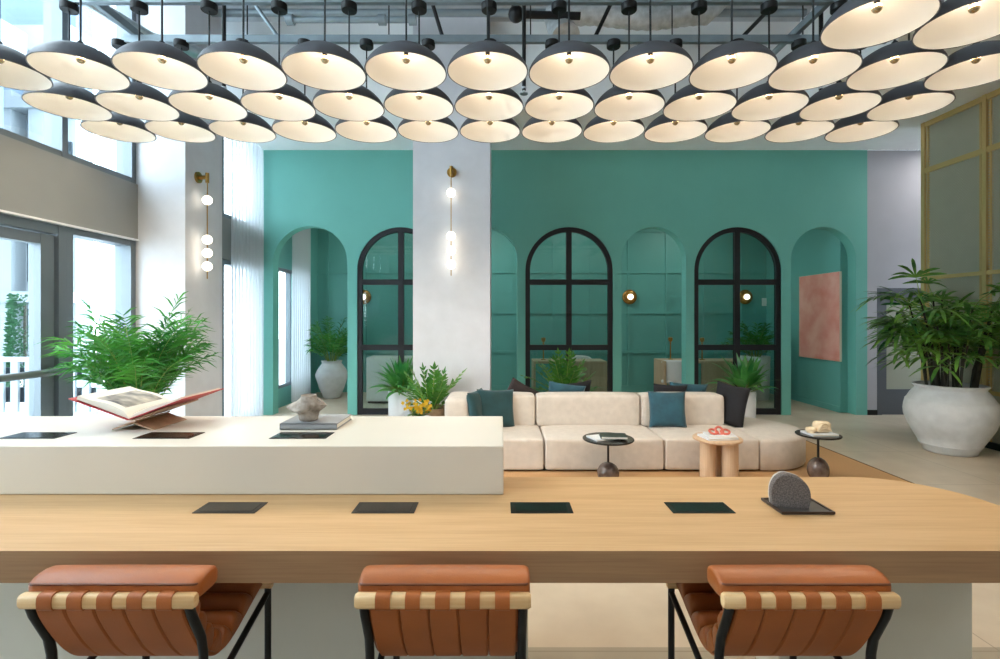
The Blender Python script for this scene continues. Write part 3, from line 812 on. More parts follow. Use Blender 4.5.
# ---------------------------------------------------------------- sofa
sf = empty('sectional_sofa', (0, 5.6, 0), 'low oatmeal sectional sofa with block seats and rounded right end', 'sofa')
def soft(x0, x1, y0, y1, z0, z1, r=.05, crown=.012, name='seat'):
    bm = bmesh.new(); bmesh.ops.create_cube(bm, size=1.0)
    bmesh.ops.subdivide_edges(bm, edges=bm.edges[:], cuts=9, use_grid_fill=True)
    for v in bm.verts:
        for d in range(3): t = 2 * v.co[d]; v.co[d] = .5 * math.copysign(1 - (1 - min(1, abs(t))) ** 2.3, t)
    sx, sy, sz = (x1 - x0) / 2, (y1 - y0) / 2, (z1 - z0) / 2
    for v in bm.verts:
        c = Vector((v.co.x * 2 * sx, v.co.y * 2 * sy, v.co.z * 2 * sz))
        inn = Vector((max(-sx + r, min(sx - r, c.x)), max(-sy + r, min(sy - r, c.y)), max(-sz + r, min(sz - r, c.z))))
        # push subdivided grid lines toward edges for round corners
        d = c - inn
        if d.length > 1e-6: c = inn + d.normalized() * r
        if v.co.z > .3: c.z += crown * (1 - (2 * v.co.x) ** 4) * (1 - (2 * v.co.y) ** 4)
        v.co = c + Vector(((x0 + x1) / 2, (y0 + y1) / 2 - 5.6, (z0 + z1) / 2))
    mb = MB(); mb.frombm(bm); o = mb.build(name, 'sofa', parent=sf, smooth=0)
    sub = o.modifiers.new('sub', 'SUBSURF'); sub.levels = 1; sub.render_levels = 2
    return o
ys0, ysb = 5.15, 5.76
for a, b in ((-.61, .455), (.463, 1.695), (1.703, 2.68)): soft(a, b, ys0, 6.0, .026, .352, .032, .018)
for a, b in ((-.33, .412), (.418, 1.622), (1.628, 2.60)): soft(a, b, ysb, 6.03, .34, .712, .05, .01, 'backrest')
soft(-.61, -.335, 5.42, 6.03, .34, .72, .06, .01, 'armrest')
for a, b in ((-.11, .455), (.463, 1.695), (1.703, 2.66)): soft(a, b, 6.035, 6.75, .026, .35, .035, .02, 'rear_seat')
# rounded end seat
mb = MB(); poly = [(2.688, ys0 - 5.6), (2.80, ys0 - 5.6)]
ne = 30
for i in range(1, ne):
    a = -PI / 2 + PI * i / ne
    poly.append((2.80 + .63 * math.cos(a) , .19 + .64 * math.sin(a)))
poly += [(2.80, .83), (2.688, .83)]
def inset(p, d):
    c = Vector((2.75, .19)); out = []
    for q in p:
        v = Vector(q) - c; out.append((max(2.688 + d, c.x + v.x * (1 - d / .63)), c.y + v.y * (1 - d / .64)))
    return out
ly = [(0.012, .026), (0, .05), (0, .31), (.008, .33), (.025, .345), (.05, .352), (.2, .362)]
m = len(poly); vs = []; fs = []
for d, z in ly: vs += [(p[0], p[1], z) for p in inset(poly, d)]
for k in range(len(ly) - 1):
    for i in range(m): j = (i + 1) % m; fs.append((k * m + i, k * m + j, (k + 1) * m + j, (k + 1) * m + i))
fs += [list(range(m))[::-1], list(range((len(ly) - 1) * m, len(ly) * m))]
mb.add(vs, fs); mb.build('end_seat', 'sofa', parent=sf, smooth=50)
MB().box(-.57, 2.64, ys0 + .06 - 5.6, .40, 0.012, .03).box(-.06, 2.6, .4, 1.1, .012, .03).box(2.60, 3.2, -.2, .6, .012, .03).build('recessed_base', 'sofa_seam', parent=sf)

# cushions
def cushion(loc, w, h, t, m, lab, rx=0, rz=0, ry=0, grp='scatter cushions on the sofa'):
    mb = MB(); n = 16; vs = []; fs = []
    for s in (1, -1):
        for j in range(n + 1):
            for i in range(n + 1):
                u = -1 + 2 * i / n; v = -1 + 2 * j / n
                pin = 1 - .07 * (1 - (abs(u) ** 2)) * abs(v) ** 2; pin2 = 1 - .07 * (1 - abs(v) ** 2) * abs(u) ** 2
                f = (max(0, 1 - u ** 4) * max(0, 1 - v ** 4)) ** .5
                f *= 1 + .06 * math.sin(5 * u + 3 * v + w * 30)
                vs.append((u * w / 2 * pin2, s * t / 2 * f, v * h / 2 * pin))
    k = (n + 1) ** 2
    for j in range(n):
        for i in range(n):
            a = j * (n + 1) + i
            fs.append((a, a + 1, a + n + 2, a + n + 1)); fs.append((k + a, k + a + n + 1, k + a + n + 2, k + a + 1))
    mb.add(vs, fs)
    o = mb.build('cushion', m, smooth=0)
    bm = bmesh.new(); bm.from_mesh(o.data); bmesh.ops.remove_doubles(bm, verts=bm.verts[:], dist=1e-5)
    bmesh.ops.recalc_face_normals(bm, faces=bm.faces[:]); bm.to_mesh(o.data); bm.free()
    o.location = loc; o.rotation_euler = (rx, ry, rz)
    return tag(o, lab, 'cushion', grp)
cushion((-.245, 5.60, .575), .44, .44, .13, 'teal_velvet', 'dark teal velvet cushion against the left sofa arm', rx=-.2, rz=1.25)
cushion((-.045, 5.655, .575), .46, .44, .13, 'teal_velvet', 'dark teal velvet cushion second from the left sofa arm', rx=-.22, rz=.42, ry=.06)
cushion((1.90, 5.68, .562), .42, .41, .13, 'blue_velvet', 'petrol blue velvet cushion on the front of the sofa near the wooden side table', rx=-.18, rz=-.10)
cushion((2.685, 5.84, .585), .40, .49, .14, 'navy_velvet', 'navy velvet cushion leaning on the end of the backrest by the round seat', rx=-.15, rz=-.9, ry=.12)
cushion((.24, 6.16, .60), .42, .42, .13, 'brown_velvet', 'dark brown cushion peeking over the sofa back by the column', rx=.25, rz=.1, ry=.5)
cushion((.80, 6.20, .60), .46, .42, .13, 'blue_velvet', 'petrol blue cushion behind the sofa back under the dark glossy plant', rx=.3, ry=.15)
cushion((.93, 6.35, .60), .48, .42, .12, 'navy_velvet', 'navy cushion behind the sofa back beside the glossy plant', rx=.35, rz=.2, ry=-.1)
cushion((2.08, 6.17, .585), .42, .42, .12, 'navy_velvet', 'dark navy cushion peeking over the sofa back behind the petrol blue cushion', rx=.22, ry=.05)
cushion((2.32, 6.22, .60), .46, .42, .12, 'blue_velvet', 'petrol blue cushion lying behind the right backrest', rx=.3, rz=-.12, ry=.05)

# rug
rg = empty('area_rug', (1.6, 5.0, 0), 'large tan rug under the sofa and side tables', 'rug')
MB().rbox(-2.17, 2.365, -1.9, 1.9, .001, .011, .004, 2).build('pile', 'rug', parent=rg)
mb = MB()
for b in ((-2.2, 2.385, -1.92, -1.895), (-2.2, 2.385, 1.895, 1.92), (-2.2, -2.165, -1.9, 1.9), (2.36, 2.385, -1.9, 1.9)): mb.rbox(*b, .0005, .0125, .003, 1)
mb.build('binding', 'rug_edge', parent=rg)

# side tables
def stone_table(loc, r, h, lab, ball, zs=1.0):
    o = empty('side_table', loc, lab, 'side table', 'stone based side tables')
    MB().lathe([(0, h - .018), (r - .006, h - .018), (r, h - .012), (r, h - .004), (r - .004, h), (0, h)], 48).build('tabletop', 'mirror_blk', parent=o, smooth=40)
    MB().tube([(0, 0, ball * 1.5 * zs), (0, 0, h - .015)], .011, 10).lathe([(.03, h - .03), (.012, h - .024), (.012, h - .018)], 16).build('stem', 'black', parent=o, smooth=50)
    pr = [(0, 0)] + [(ball * math.sin(a), zs * (ball * .86 - ball * math.cos(a))) for a in [.55 + (PI - .56) * i / 20 for i in range(21)]]
    pr[1:1] = [(ball * math.sin(.55), 0)]
    MB().lathe(pr, 36).build('base', 'marble', parent=o, smooth=60)
    return o
ZG = .0125
stone_table((1.045, 4.83, ZG), .245, .43, 'black topped side table on a stone ball base in front of the middle sofa seat', .105)
stone_table((3.105, 4.88, ZG), .198, .458, 'black topped side table on a dark marble ball base at the rounded sofa end', .096, 1.28)
wt = empty('side_table', (2.10, 4.83, ZG), 'pale wooden side table with chunky round legs in front of the sofa', 'side table')
MB().lathe([(0, .405), (.205, .405), (.224, .415), (.226, .43), (.22, .437), (0, .437)], 48).build('tabletop', 'travertine', parent=wt, smooth=40)
for a in (200, 320, 80): MB().lathe([(.075, 0), (.075, .405)], 24, (.115 * math.cos(rad(a)), .115 * math.sin(rad(a)), 0), close=True).build('leg', 'travertine', parent=wt, smooth=40)

def book(loc, w, d, t, m, lab, rz=0, grp='books on the side tables', pic=None):
    o = empty('book', loc, lab, 'book', grp, rz)
    mb = MB(); mb.rbox(-w / 2, w / 2, -d / 2, d / 2, 0, .003, .001, 1).rbox(-w / 2, w / 2, -d / 2, d / 2, t - .003, t, .001, 1).rbox(-w / 2, -w / 2 + .004, -d / 2, d / 2, 0, t, .001, 1)
    mb.build('cover', m, parent=o)
    MB().box(-w / 2 + .004, w / 2 - .004, -d / 2 + .004, d / 2 - .004, .003, t - .003).build('page_block', 'paper', parent=o)
    return o
zt1 = ZG + .4305
book((.995, 4.82, zt1), .26, .2, .014, 'pot_white', 'white magazine lying under the dark book on the black side table', .35)
book((1.085, 4.79, zt1 + .0145), .25, .17, .024, 'darkbook', 'dark green book on top of the white magazine', -.08)
zt2 = ZG + .4375
book((2.09, 4.80, zt2), .30, .22, .02, 'pot_white', 'white book under the coral ornament on the wooden side table', .12)
book((2.11, 4.80, zt2 + .0205), .26, .19, .016, 'pot_white', 'second white book, topmost under the coral ornament', -.1)
kn = empty('coral_ornament', (2.105, 4.80, zt2 + .037), 'coral ceramic chain ornament on the white books', 'ornament')
def ring(mb, c, R, r, tilt, yaw):
    q = Matrix.Rotation(yaw, 3, 'Z') @ Matrix.Rotation(tilt, 3, 'X')
    mb.tube([Vector(c) + q @ Vector((R * math.cos(2 * PI * i / 20), R * math.sin(2 * PI * i / 20), 0)) for i in range(21)], r, 8, cap=False)
for c, t, y in (((-.055, 0, .022), .4, .2), ((0, .0, .03), 1.0, .1), ((.055, -.005, .022), .35, -.3)):
    mb = MB(); ring(mb, c, .038, .011, t, y); mb.build('link', 'coral', parent=kn, smooth=60)
zt3 = ZG + .4585
book((3.105, 4.86, zt3), .26, .19, .018, 'pot_white', 'white book on the side table at the rounded sofa end', .05)
kk = empty('ceramic_knot', (3.125, 4.86, zt3 + .0185), 'cream ceramic block ornament with grooves on the white book', 'ornament')
mb = MB(); mb.rbox(-.075, .075, -.05, .05, 0, .11, .035, 4); mb.build('body', 'cream_cer', parent=kk, smooth=50)
mb = MB()
for a in (-.2, .15, .5): mb.tube([(-.07 + .13 * i / 12, -.051 - .004, .02 + .07 * (1 - abs(i / 6 - 1) ** 2) * (.6 + a)) for i in range(13)], .007, 6)
mb.build('strands', 'cream_cer', parent=kk, smooth=60)
k2 = empty('ceramic_dish', (3.015, 4.85, zt3 + .0185), 'small low cream ceramic bowl beside the grooved block', 'ornament')
MB().lathe([(0, 0), (.035, 0), (.05, .03), (.042, .048), (.03, .05), (.025, .04), (0, .03)], 24).build('body', 'cream_cer', parent=k2, smooth=60)
# ---------------------------------------------------------------- plants
def frond(mb, sb, base, az, el0, L, droop, nl, ll, lw, rnd, start=.3, leafdroop=.35, stem_r=.006):
    """one feather frond: curved midrib in sb, leaflets in mb"""
    n = 16; p = Vector(base); el = el0; pts = [p.copy()]; h = Vector((math.cos(az), math.sin(az), 0))
    tans = []
    for i in range(n):
        t = i / n; e = el - droop * t ** 1.6
        d = h * math.cos(e) + Vector((0, 0, math.sin(e))); tans.append(d)
        p = p + d * (L / n); pts.append(p.copy())
    tans.append(tans[-1])
    sb.tube(pts, [stem_r * (1 - .8 * i / n) for i in range(n + 1)], 5)
    side = h.cross(Vector((0, 0, 1))).normalized()
    for k in range(nl):
        t = start + (1 - start) * (k + .5) / nl; f = t * n; i = min(int(f), n - 1); u = f - i
        q = pts[i].lerp(pts[i + 1], u); tg = tans[i]
        up = side.cross(tg)
        l = ll * (.45 + .9 * math.sin(PI * (.12 + .8 * (k / nl)))) * rnd.uniform(.7, 1.15)
        for s in (-1, 1):
            d = (tg * rnd.uniform(.55, 1.05) + side * s * rnd.uniform(.6, 1.0) + up * rnd.uniform(-.35, .6)).normalized()
            g = Vector((0, 0, -leafdroop * l))
            a = q; b = q + d * l * .5 + g * .22; c = q + d * l + g
            w = (tg - d * tg.dot(d)); w = (w + up * rnd.uniform(-.6, .9)).normalized()
            mb.blade([a, a.lerp(b, .5), b, c], [lw * .35, lw, lw * .95, lw * .08], w)
def pot_lathe(o, prof, m, soil_z, soil_r, seg=48):
    MB().lathe(prof, seg).build('pot', m, parent=o, smooth=50)
    MB().lathe([(0, soil_z), (soil_r, soil_z)], 24).build('soil', 'soil', parent=o)
def areca(name, loc, lab, cat, pot, potm, soil, L, nf, seed, rb=.05, leaf='areca', lw=.011, ll=.26, droop=1.0, emin=.6, nl=26):
    rnd = random.Random(seed); o = empty(name, loc, lab, cat)
    pot_lathe(o, pot, potm, soil[0], soil[1])
    mb = MB(); sb = MB()
    for k in range(nf):
        az = k * 2.399 + rnd.uniform(-.3, .3); q = (k + .5) / nf
        el = 1.5 - (1.5 - emin) * q + rnd.uniform(-.08, .08)
        l = L * (.78 + .25 * (1 - q)) * rnd.uniform(.75, 1.12)
        b = (rb * math.cos(az), rb * math.sin(az), soil[0])
        frond(mb, sb, b, az, el, l, droop * (.55 + .6 * q), nl, ll * L / 1.0, lw, rnd)
    mb.build('foliage', leaf, parent=o); sb.build('stems', 'stem', parent=o, smooth=60)
    return o
def pot_cyl(r, h, rt=None, lip=.0):
    rt = rt or r
    return [(0, 0), (r * .96, 0), (r, .01), (rt, h - .01), (rt - .006, h), (rt - .02, h), (rt - .025, h - .05), (0, h - .05)]
areca('areca_palm', (-3.20, 4.42, 0), 'bushy green areca palm in front of the lower window, behind the open book', 'potted palm', pot_cyl(.2, .72, .25), 'pot_white', (.67, .22), 1.03, 52, 11, .09, 'areca', .008, .21, .95, 1.27, 20)
urn = [(0, 0), (.15, 0), (.17, .02), (.24, .2), (.31, .42), (.315, .47), (.28, .56), (.21, .66), (.185, .70), (.2, .73), (.205, .745), (.18, .745), (.165, .70), (0, .69)]
areca('areca_palm', (-3.38, 10.05, 0), 'areca palm in a grey stone urn beyond the leftmost arch', 'potted palm', urn, 'pot_grey', (.70, .165), 0.88, 34, 5, .06, 'areca', .007, .2, .9, .85, 20)
areca('areca_palm', (5.05, 9.9, 0), 'dark palm in a pale pot behind the right arched glass door', 'potted palm', pot_cyl(.25, .85, .27), 'pot_white', (.8, .22), .75, 26, 8, .06, 'areca_dk', .008, .22, .9, .8, 20)

# lady palm in big pot
def lady_palm():
    rnd = random.Random(21)
    o = empty('lady_palm', (5.38, 5.98, 0), 'large lady palm in a wide round weathered white pot by the mesh screen', 'potted palm')
    pr = [(0, 0), (.235, 0), (.25, .012), (.262, .045), (.285, .08), (.30, .10), (.297, .112), (.345, .2), (.40, .31), (.437, .42), (.443, .49), (.437, .55), (.425, .605), (.423, .618), (.41, .63), (.38, .69), (.345, .735), (.33, .75), (.328, .765), (.345, .785), (.353, .795), (.35, .806), (.335, .81), (.305, .795), (.29, .74), (0, .74)]
    pot_lathe(o, pr, 'pot_grey', .745, .295, 64)
    mb = MB(); cb = MB(); pb = MB()
    for k in range(26):
        a = rnd.random() * 2 * PI; r = .24 * math.sqrt(rnd.random()); x, y = r * math.cos(a), r * math.sin(a)
        hgt = rnd.uniform(.5, 1.1); lean = Vector((x * 1.0 + rnd.uniform(-.1, .1), y * 1.0 + rnd.uniform(-.1, .1), 0))
        tip = Vector((x, y, .745 + hgt)) + lean * hgt
        cb.tube([(x, y, .74), Vector((x, y, .745 + hgt * .5)) + lean * hgt * .3, tip], [.016, .014, .009], 6)
        nlv = 6
        for j in range(nlv):
            t = .45 + .55 * (j + 1) / nlv
            bs_ = Vector((x, y, .745)).lerp(tip, t)
            az = j * 2.4 + a + rnd.uniform(-.4, .4)
            if rnd.random() < .5: az = math.atan2(lean.y + .001, lean.x) + rnd.uniform(-1.2, 1.2)
            el = rnd.uniform(.05, .95) * (1 if j < nlv - 1 else 1.3)
            d = Vector((math.cos(az) * math.cos(el), math.sin(az) * math.cos(el), math.sin(el)))
            pl = rnd.uniform(.16, .34); e = bs_ + d * pl + Vector((0, 0, -.03))
            pb.tube([bs_, bs_ + d * pl * .5 + Vector((0, 0, .015)), e], [.0045, .004, .003], 4)
            hz = Vector((-math.sin(az), math.cos(az), 0)); up = hz.cross(d) * -1
            if up.z < 0: up = -up
            nseg = rnd.choice((6, 7, 8)); Ls = rnd.uniform(.32, .46)
            for q in range(nseg):
                fa = (-1 + 2 * q / (nseg - 1)) * 1.25
                dd = (d * math.cos(fa) + hz * math.sin(fa)).normalized()
                wv = (hz * math.cos(fa) - d * math.sin(fa)).normalized()
                l = Ls * (1 - .22 * abs(fa) / 1.25) * rnd.uniform(.9, 1.05)
                dr = rnd.uniform(.25, .75)
                pts = [e + dd * l * s + Vector((0, 0, -dr * l * s ** 2.0)) + up * .03 * s for s in (0, .25, .55, .82, 1)]
                mb.blade(pts, [.005, .013, .019, .016, .004], wv)
    mb.v = [(min(v[0], .60 + .02 * math.sin(v[2] * 40)), v[1], v[2]) for v in mb.v]
    mb.build('foliage', 'rhapis', parent=o); cb.build('canes', 'cane', parent=o, smooth=60); pb.build('leaf_stalks', 'stem', parent=o)
lady_palm()

def zz(loc, lab, pot, potm, soil, ns, L, seed, m='zz', spread=.5):
    rnd = random.Random(seed); o = empty('zz_plant', loc, lab, 'potted plant')
    pot_lathe(o, pot, potm, soil[0], soil[1]); mb = MB(); sb = MB()
    for k in range(ns):
        az = k * 2.399 + rnd.uniform(-.3, .3); q = (k + .3) / ns; el = 1.5 - spread * 1.6 * q
        h = Vector((math.cos(az), math.sin(az), 0)); l = L * rnd.uniform(.75, 1.05); n = 9; p = Vector((h.x * .04, h.y * .04, soil[0])); pts = [p.copy()]; dirs = []
        for i in range(n):
            e = el - .5 * q * (i / n); d = h * math.cos(e) + Vector((0, 0, math.sin(e))); dirs.append(d); p = p + d * l / n; pts.append(p.copy())
        sb.tube(pts, [.010 * (1 - .7 * i / n) for i in range(n + 1)], 6)
        side = h.cross(Vector((0, 0, 1)))
        for i in range(2, n + 1):
            for s in (-1, 1):
                d = dirs[min(i, n - 1)]; dd = (d * .75 + side * s * .8 + side.cross(d) * .25 * rnd.uniform(-1, 1)).normalized()
                ll = .1 * (.7 + .5 * math.sin(PI * i / n)) * L / .55; w = (d - dd * d.dot(dd)).normalized(); a = pts[i]
                mb.blade([a, a + dd * ll * .3, a + dd * ll * .65, a + dd * ll], [.004, ll * .19, ll * .17, .002], w)
        d = dirs[-1]; mb.blade([pts[-1], pts[-1] + d * .05, pts[-1] + d * .1], [.004, .02, .002], side)
    mb.build('foliage', m, parent=o); sb.build('stems', 'stem', parent=o, smooth=60)
    return o
def strap(loc, lab, pot, potm, soil, nl, L, w, seed, spread=1.0, name='leafy_plant'):
    rnd = random.Random(seed); o = empty(name, loc, lab, 'potted plant')
    pot_lathe(o, pot, potm, soil[0], soil[1]); mb = MB(); sb = MB()
    for k in range(nl):
        az = k * 2.399 + rnd.uniform(-.4, .4); q = (k + .5) / nl; el = 1.52 - spread * q * 1.25
        h = Vector((math.cos(az), math.sin(az), 0)); l = L * rnd.uniform(.8, 1.1) * (1 - .2 * q); p = Vector((h.x * .05, h.y * .05, soil[0] + .08 * L * rnd.random())); pts = [p.copy()]
        n = 8
        for i in range(n):
            e = el - .9 * (i / n) ** 2 * (.4 + q); d = h * math.cos(e) + Vector((0, 0, math.sin(e))); p = p + d * l / n; pts.append(p.copy())
        sb.tube(pts[:4], .005, 5)
        side = h.cross(Vector((0, 0, 1)))
        mb.blade(pts[2:], [w * x for x in (.25, .8, 1, .95, .75, .42, .05)], (side + Vector((0, 0, rnd.uniform(-.3, .3)))).normalized())
    mb.build('foliage', m_ if (m_ := 'straplf') else '', parent=o); sb.build('stems', 'stem', parent=o)
    return o
strap((-1.46, 7.45, 0), 'leafy green plant in a tall white pot before the left arched glass door', pot_cyl(.2, .52, .2), 'pot_white', (.48, .17), 120, .54, .034, 4, 1.05)
strap((3.78, 7.72, 0), 'broad leaved green plant in a white pot by the right arched glass door', pot_cyl(.15, .48, .16), 'pot_white', (.44, .13), 64, .62, .05, 9, .95)
zz((-.83, 6.08, 0), 'glossy upright plant in a bark brown pot beside the sofa arm', pot_cyl(.17, .52, .2), 'pot_bark', (.48, .17), 16, .56, 31, 'zz', .62)
zz((.93, 7.25, 0), 'dark glossy plant rising behind the middle of the sofa', pot_cyl(.2, .5, .22), 'pot_white', (.46, .2), 26, .62, 17, 'zz', .8)
# yellow flowering plant
rnd = random.Random(77)
fo = empty('flowering_plant', (-.90, 5.5, 0), 'yellow flowering plant in a white pot left of the sofa arm', 'potted plant')
pot_lathe(fo, pot_cyl(.15, .5, .17), 'pot_white', .46, .15)
mb = MB(); sb = MB(); fb = MB()
for k in range(20):
    az = rnd.random() * 2 * PI; r = rnd.uniform(.03, .2); h = rnd.uniform(.12, .24)
    tip = Vector((r * math.cos(az) * 1.15, r * math.sin(az), .46 + h))
    sb.tube([(tip.x * .3, tip.y * .3, .46), (tip.x * .6, tip.y * .6, .46 + h * .6), tip], .003, 5)
    for f in range(3):
        c = tip + Vector((rnd.uniform(-.03, .03), rnd.uniform(-.03, .03), rnd.uniform(-.03, .02)))
        for q in range(5):
            a = q * 2 * PI / 5 + rnd.random(); d = Vector((math.cos(a), -.5, math.sin(a))).normalized(); s = d.cross(Vector((0, 1, 0.2))).normalized()
            fb.blade([c, c + d * .012, c + d * .023], [.003, .010, .002], s)
    for q in range(3):
        a = rnd.random() * 2 * PI; d = Vector((math.cos(a), math.sin(a), rnd.uniform(-.1, .5))).normalized(); s = d.cross(Vector((0, 0, 1))).normalized()
        b = Vector((tip.x * .6, tip.y * .6, .46 + h * rnd.uniform(.3, .8)))
        mb.blade([b, b + d * .05, b + d * .1], [.004, .018, .002], s)
mb.build('foliage', 'zz', parent=fo); sb.build('stems', 'stem', parent=fo); fb.build('blossoms', 'yellow', parent=fo)

# ---------------------------------------------------------------- pendant lamps
PL = .565; ZO = 3.29; RL = .279; ZST = 4.12
def lamp():
    o = empty('pendant_lamp', (0, 0, ZO))
    outer = []
    for i in range(17):
        a = math.sin(PI / 2 * i / 16); outer.append((RL * max(0, 1 - a ** 1.55) ** .6 if i < 16 else 0.0, .186 * a))
    MB().lathe(outer, 48).lathe([(RL, 0), (RL - .004, -.003), (RL - .008, 0)], 48).build('shade', 'shade', parent=o, smooth=60)
    inner = [(max(0, r - .007) if r else 0, z * .965) for r, z in outer]
    MB().lathe(inner, 48).build('lining', 'lining', parent=o, smooth=60)
    MB().tube([(0, 0, .19), (0, 0, .115)], .016, 12).build('socket', 'black', parent=o, smooth=50)
    MB().sphere((0, 0, .092), .026, 16, 10).build('bulb', 'bulb', parent=o, smooth=0)
    MB().lathe([(.0275 * math.sin(a), .0915 - .0275 * math.cos(a)) for a in [1e-4 + 1.5 * i / 8 for i in range(9)]], 16).build('mirror_cap', 'cap', parent=o, smooth=0)
    MB().tube([(0, 0, .192), (0, 0, ZST - ZO - .05)], .007, 6).lathe([(.022, .188), (.018, .21), (.008, .22)], 16).build('cord', 'cord', parent=o, smooth=50)
    MB().lathe([(0, -.055), (.058, -.055), (.062, -.05), (.062, 0), (0, 0)], 24, (0, 0, ZST - ZO)).build('canopy', 'black', parent=o, smooth=40)
    return o
proto = lamp(); first = True
ords = ['leftmost', 'second from left', 'third from left', 'fourth from left', 'fifth from left', 'sixth from left', 'seventh from left', 'sixth from right', 'fifth from right', 'fourth from right', 'third from right', 'second from right', 'rightmost']
rows = [(3.445, [-.8 + 81.4 * k for k in range(13)], 'front full row'), (4.017, [69.2 + 69.98 * k for k in range(13)], 'middle row'), (4.59, [119.6 + 61.74 * k for k in range(13)], 'back row')]
lampspots = []
for D, xs, rn in rows:
    for k, px in enumerate(xs): lampspots.append(((px - 500) / 500 * D, D, 'charcoal dome pendant lamp, %s in the %s over the lobby' % (ords[k], rn)))
D0 = 2.874
for k, px in enumerate((880, 978)): lampspots.append(((px - 500) / 500 * D0 * .992, D0, 'charcoal dome pendant lamp nearest overhead, %s of the two in the short front row' % ('left' if k == 0 else 'right')))
for x, y, l in lampspots:
    o = proto if first else copy_tree(proto); first = False
    o.location = (x, y, ZO + (.016 if y > 4.5 else 0)); tag(o, l, 'pendant lamp', 'dome pendant lamps in rows over the lobby')
    ld = bpy.data.lights.get('lamp_glow')
    if ld is None:
        ld = bpy.data.lights.new('lamp_glow', 'POINT'); ld.energy = LAMP_W; ld.color = (1, .88, .70); ld.shadow_soft_size = .02
    lo = bpy.data.objects.new('lamp_glow', ld); C.objects.link(lo); lo.parent = o; lo.location = (0, 0, .155)
    sd = bpy.data.lights.get('lamp_beam')
    if sd is None:
        sd = bpy.data.lights.new('lamp_beam', 'SPOT'); sd.energy = BEAM_W; sd.color = (1, .84, .66); sd.spot_size = rad(150); sd.spot_blend = .6; sd.shadow_soft_size = .1
    so = bpy.data.objects.new('lamp_beam', sd); C.objects.link(so); so.parent = o; so.location = (0, 0, .02)

# ---------------------------------------------------------------- ceiling services
def channel(name, a, b, lab, r=.03):
    a = Vector(a); b = Vector(b); d = (b - a); l = d.length
    mb = MB(); mb.box(0, l, -r * .7, r * .7, -r, r * 1.2)
    q = d.to_track_quat('X', 'Z').to_matrix().to_4x4(); mb.xf(Matrix.Translation(a) @ q)
    o = mb.build(name, 'strut'); return tag(o, lab, 'ceiling strut', 'steel struts carrying the pendant lamps')
zs = ZST + .034
xa, xb = -3.45, 3.55
for D, l in ((3.445, 'steel strut above the front full row of pendant lamps'), (4.017, 'steel strut above the middle row of pendant lamps'), (4.59, 'steel strut above the back row of pendant lamps'), (2.874, 'steel strut above the two nearest pendant lamps')):
    channel('ceiling_strut', (xa if D > 3 else 1.6, D, zs), (xb if D > 3 else 3.0, D, zs), l)
channel('ceiling_strut', (2.72, 2.6, zs + .07), (2.72, 4.7, zs + .07), 'long steel strut running front to back at the right end of the lamp rows')
channel('ceiling_strut', (-3.36, 2.6, zs + .07), (-3.36, 4.7, zs + .07), 'long steel strut running front to back at the left end of the lamp rows')
def rod(name, pts, r, m, lab, cat, grp=None):
    return tag(MB().tube(pts, r, 10).build(name, m, smooth=60), lab, cat, grp)
for i, (a, b, l) in enumerate((((-2.02, 4.59, zs), (-2.35, 4.59, 4.62), 'diagonal brace rod from the back strut above the fourth lamp'), ((-.52, 4.59, zs), (-.66, 4.59, 4.62), 'slotted brace rod left of the centre column'),
                  ((.86, 4.59, zs), (1.12, 4.59, 4.7), 'slotted brace rod right of the centre column'), ((2.2, 4.59, zs), (2.75, 4.59, 4.72), 'diagonal brace rod towards the right end of the back strut'))):
    rod('brace_rod', [a, b, (b[0] + (b[0] - a[0]) * 1.4, b[1], ZD)], .018, 'black' if i else 'strut', l, 'brace rod', 'diagonal brace rods above the lamps')
for x, l in ((-2.6, 'left part'), (-1.3, 'centre left part'), (0.0, 'centre'), (1.3, 'centre right part'), (2.5, 'right part')):
    for D, r in ((4.017, 'middle'), (4.59, 'back')):
        rod('hanger_rod', [(x + .28, D, zs), (x + .28, D, ZD)], .006, 'black', 'thin threaded rod holding the %s strut at its %s' % (r, l), 'hanger rod', 'threaded hanger rods')
def sprinkler(px, lab):
    D = 4.29; p = at(px, 94, D)
    o = empty('sprinkler_drop', p, lab, 'sprinkler', 'sprinkler drops between the lamps')
    MB().tube([(0, 0, .03), (0, 0, ZD - p.z)], .017, 10).build('pipe', 'black', parent=o, smooth=60)
    MB().lathe([(0, 0), (.035, 0), (.035, .006), (.012, .012), (.012, .04), (.02, .045), (.02, .06), (0, .06)], 20).build('head', 'silver', parent=o, smooth=50)
sprinkler(224, 'black sprinkler drop pipe near the left end of the lamps')
sprinkler(524, 'black sprinkler drop pipe right of the centre column')
sprinkler(821, 'black sprinkler drop pipe near the right end of the lamps')
sp = empty('sprinkler_pipe', (-1.6, 5.6, 4.94), 'grey horizontal sprinkler pipe with fittings under the deck left of the column', 'pipe')
MB().tube([(-.75, 0, 0), (.62, 0, 0)], .035, 12).build('pipe', 'strut', parent=sp, smooth=60)
for x in (-.75, .28, .62): MB().tube([(x - .04, 0, 0), (x + .04, 0, 0)], .06, 12).build('coupling', 'strut', parent=sp, smooth=60)
MB().tube([(-.75, 0, 0), (-.95, 0, .22), (-1.1, 0, .56)], .03, 10).build('branch', 'strut', parent=sp, smooth=60)
MB().tube([(.62, 0, 0), (.68, 0, .3), (.68, 0, .56)], .03, 10).build('branch', 'strut', parent=sp, smooth=60)
sp2 = empty('sprinkler_pipe', (.3, 5.3, 4.82), 'dark stub of sprinkler pipe right of the column', 'pipe')
MB().tube([(-.15, 0, 0), (.55, 0, -.02)], .04, 12).tube([(-.15, 0, -.06), (-.15, 0, .67)], .03, 10).build('pipe', 'black', parent=sp2, smooth=60)
MB().sphere((-.13, 0, 0), .085, 12, 8).build('valve', 'black', parent=sp2, smooth=0)
fd = []
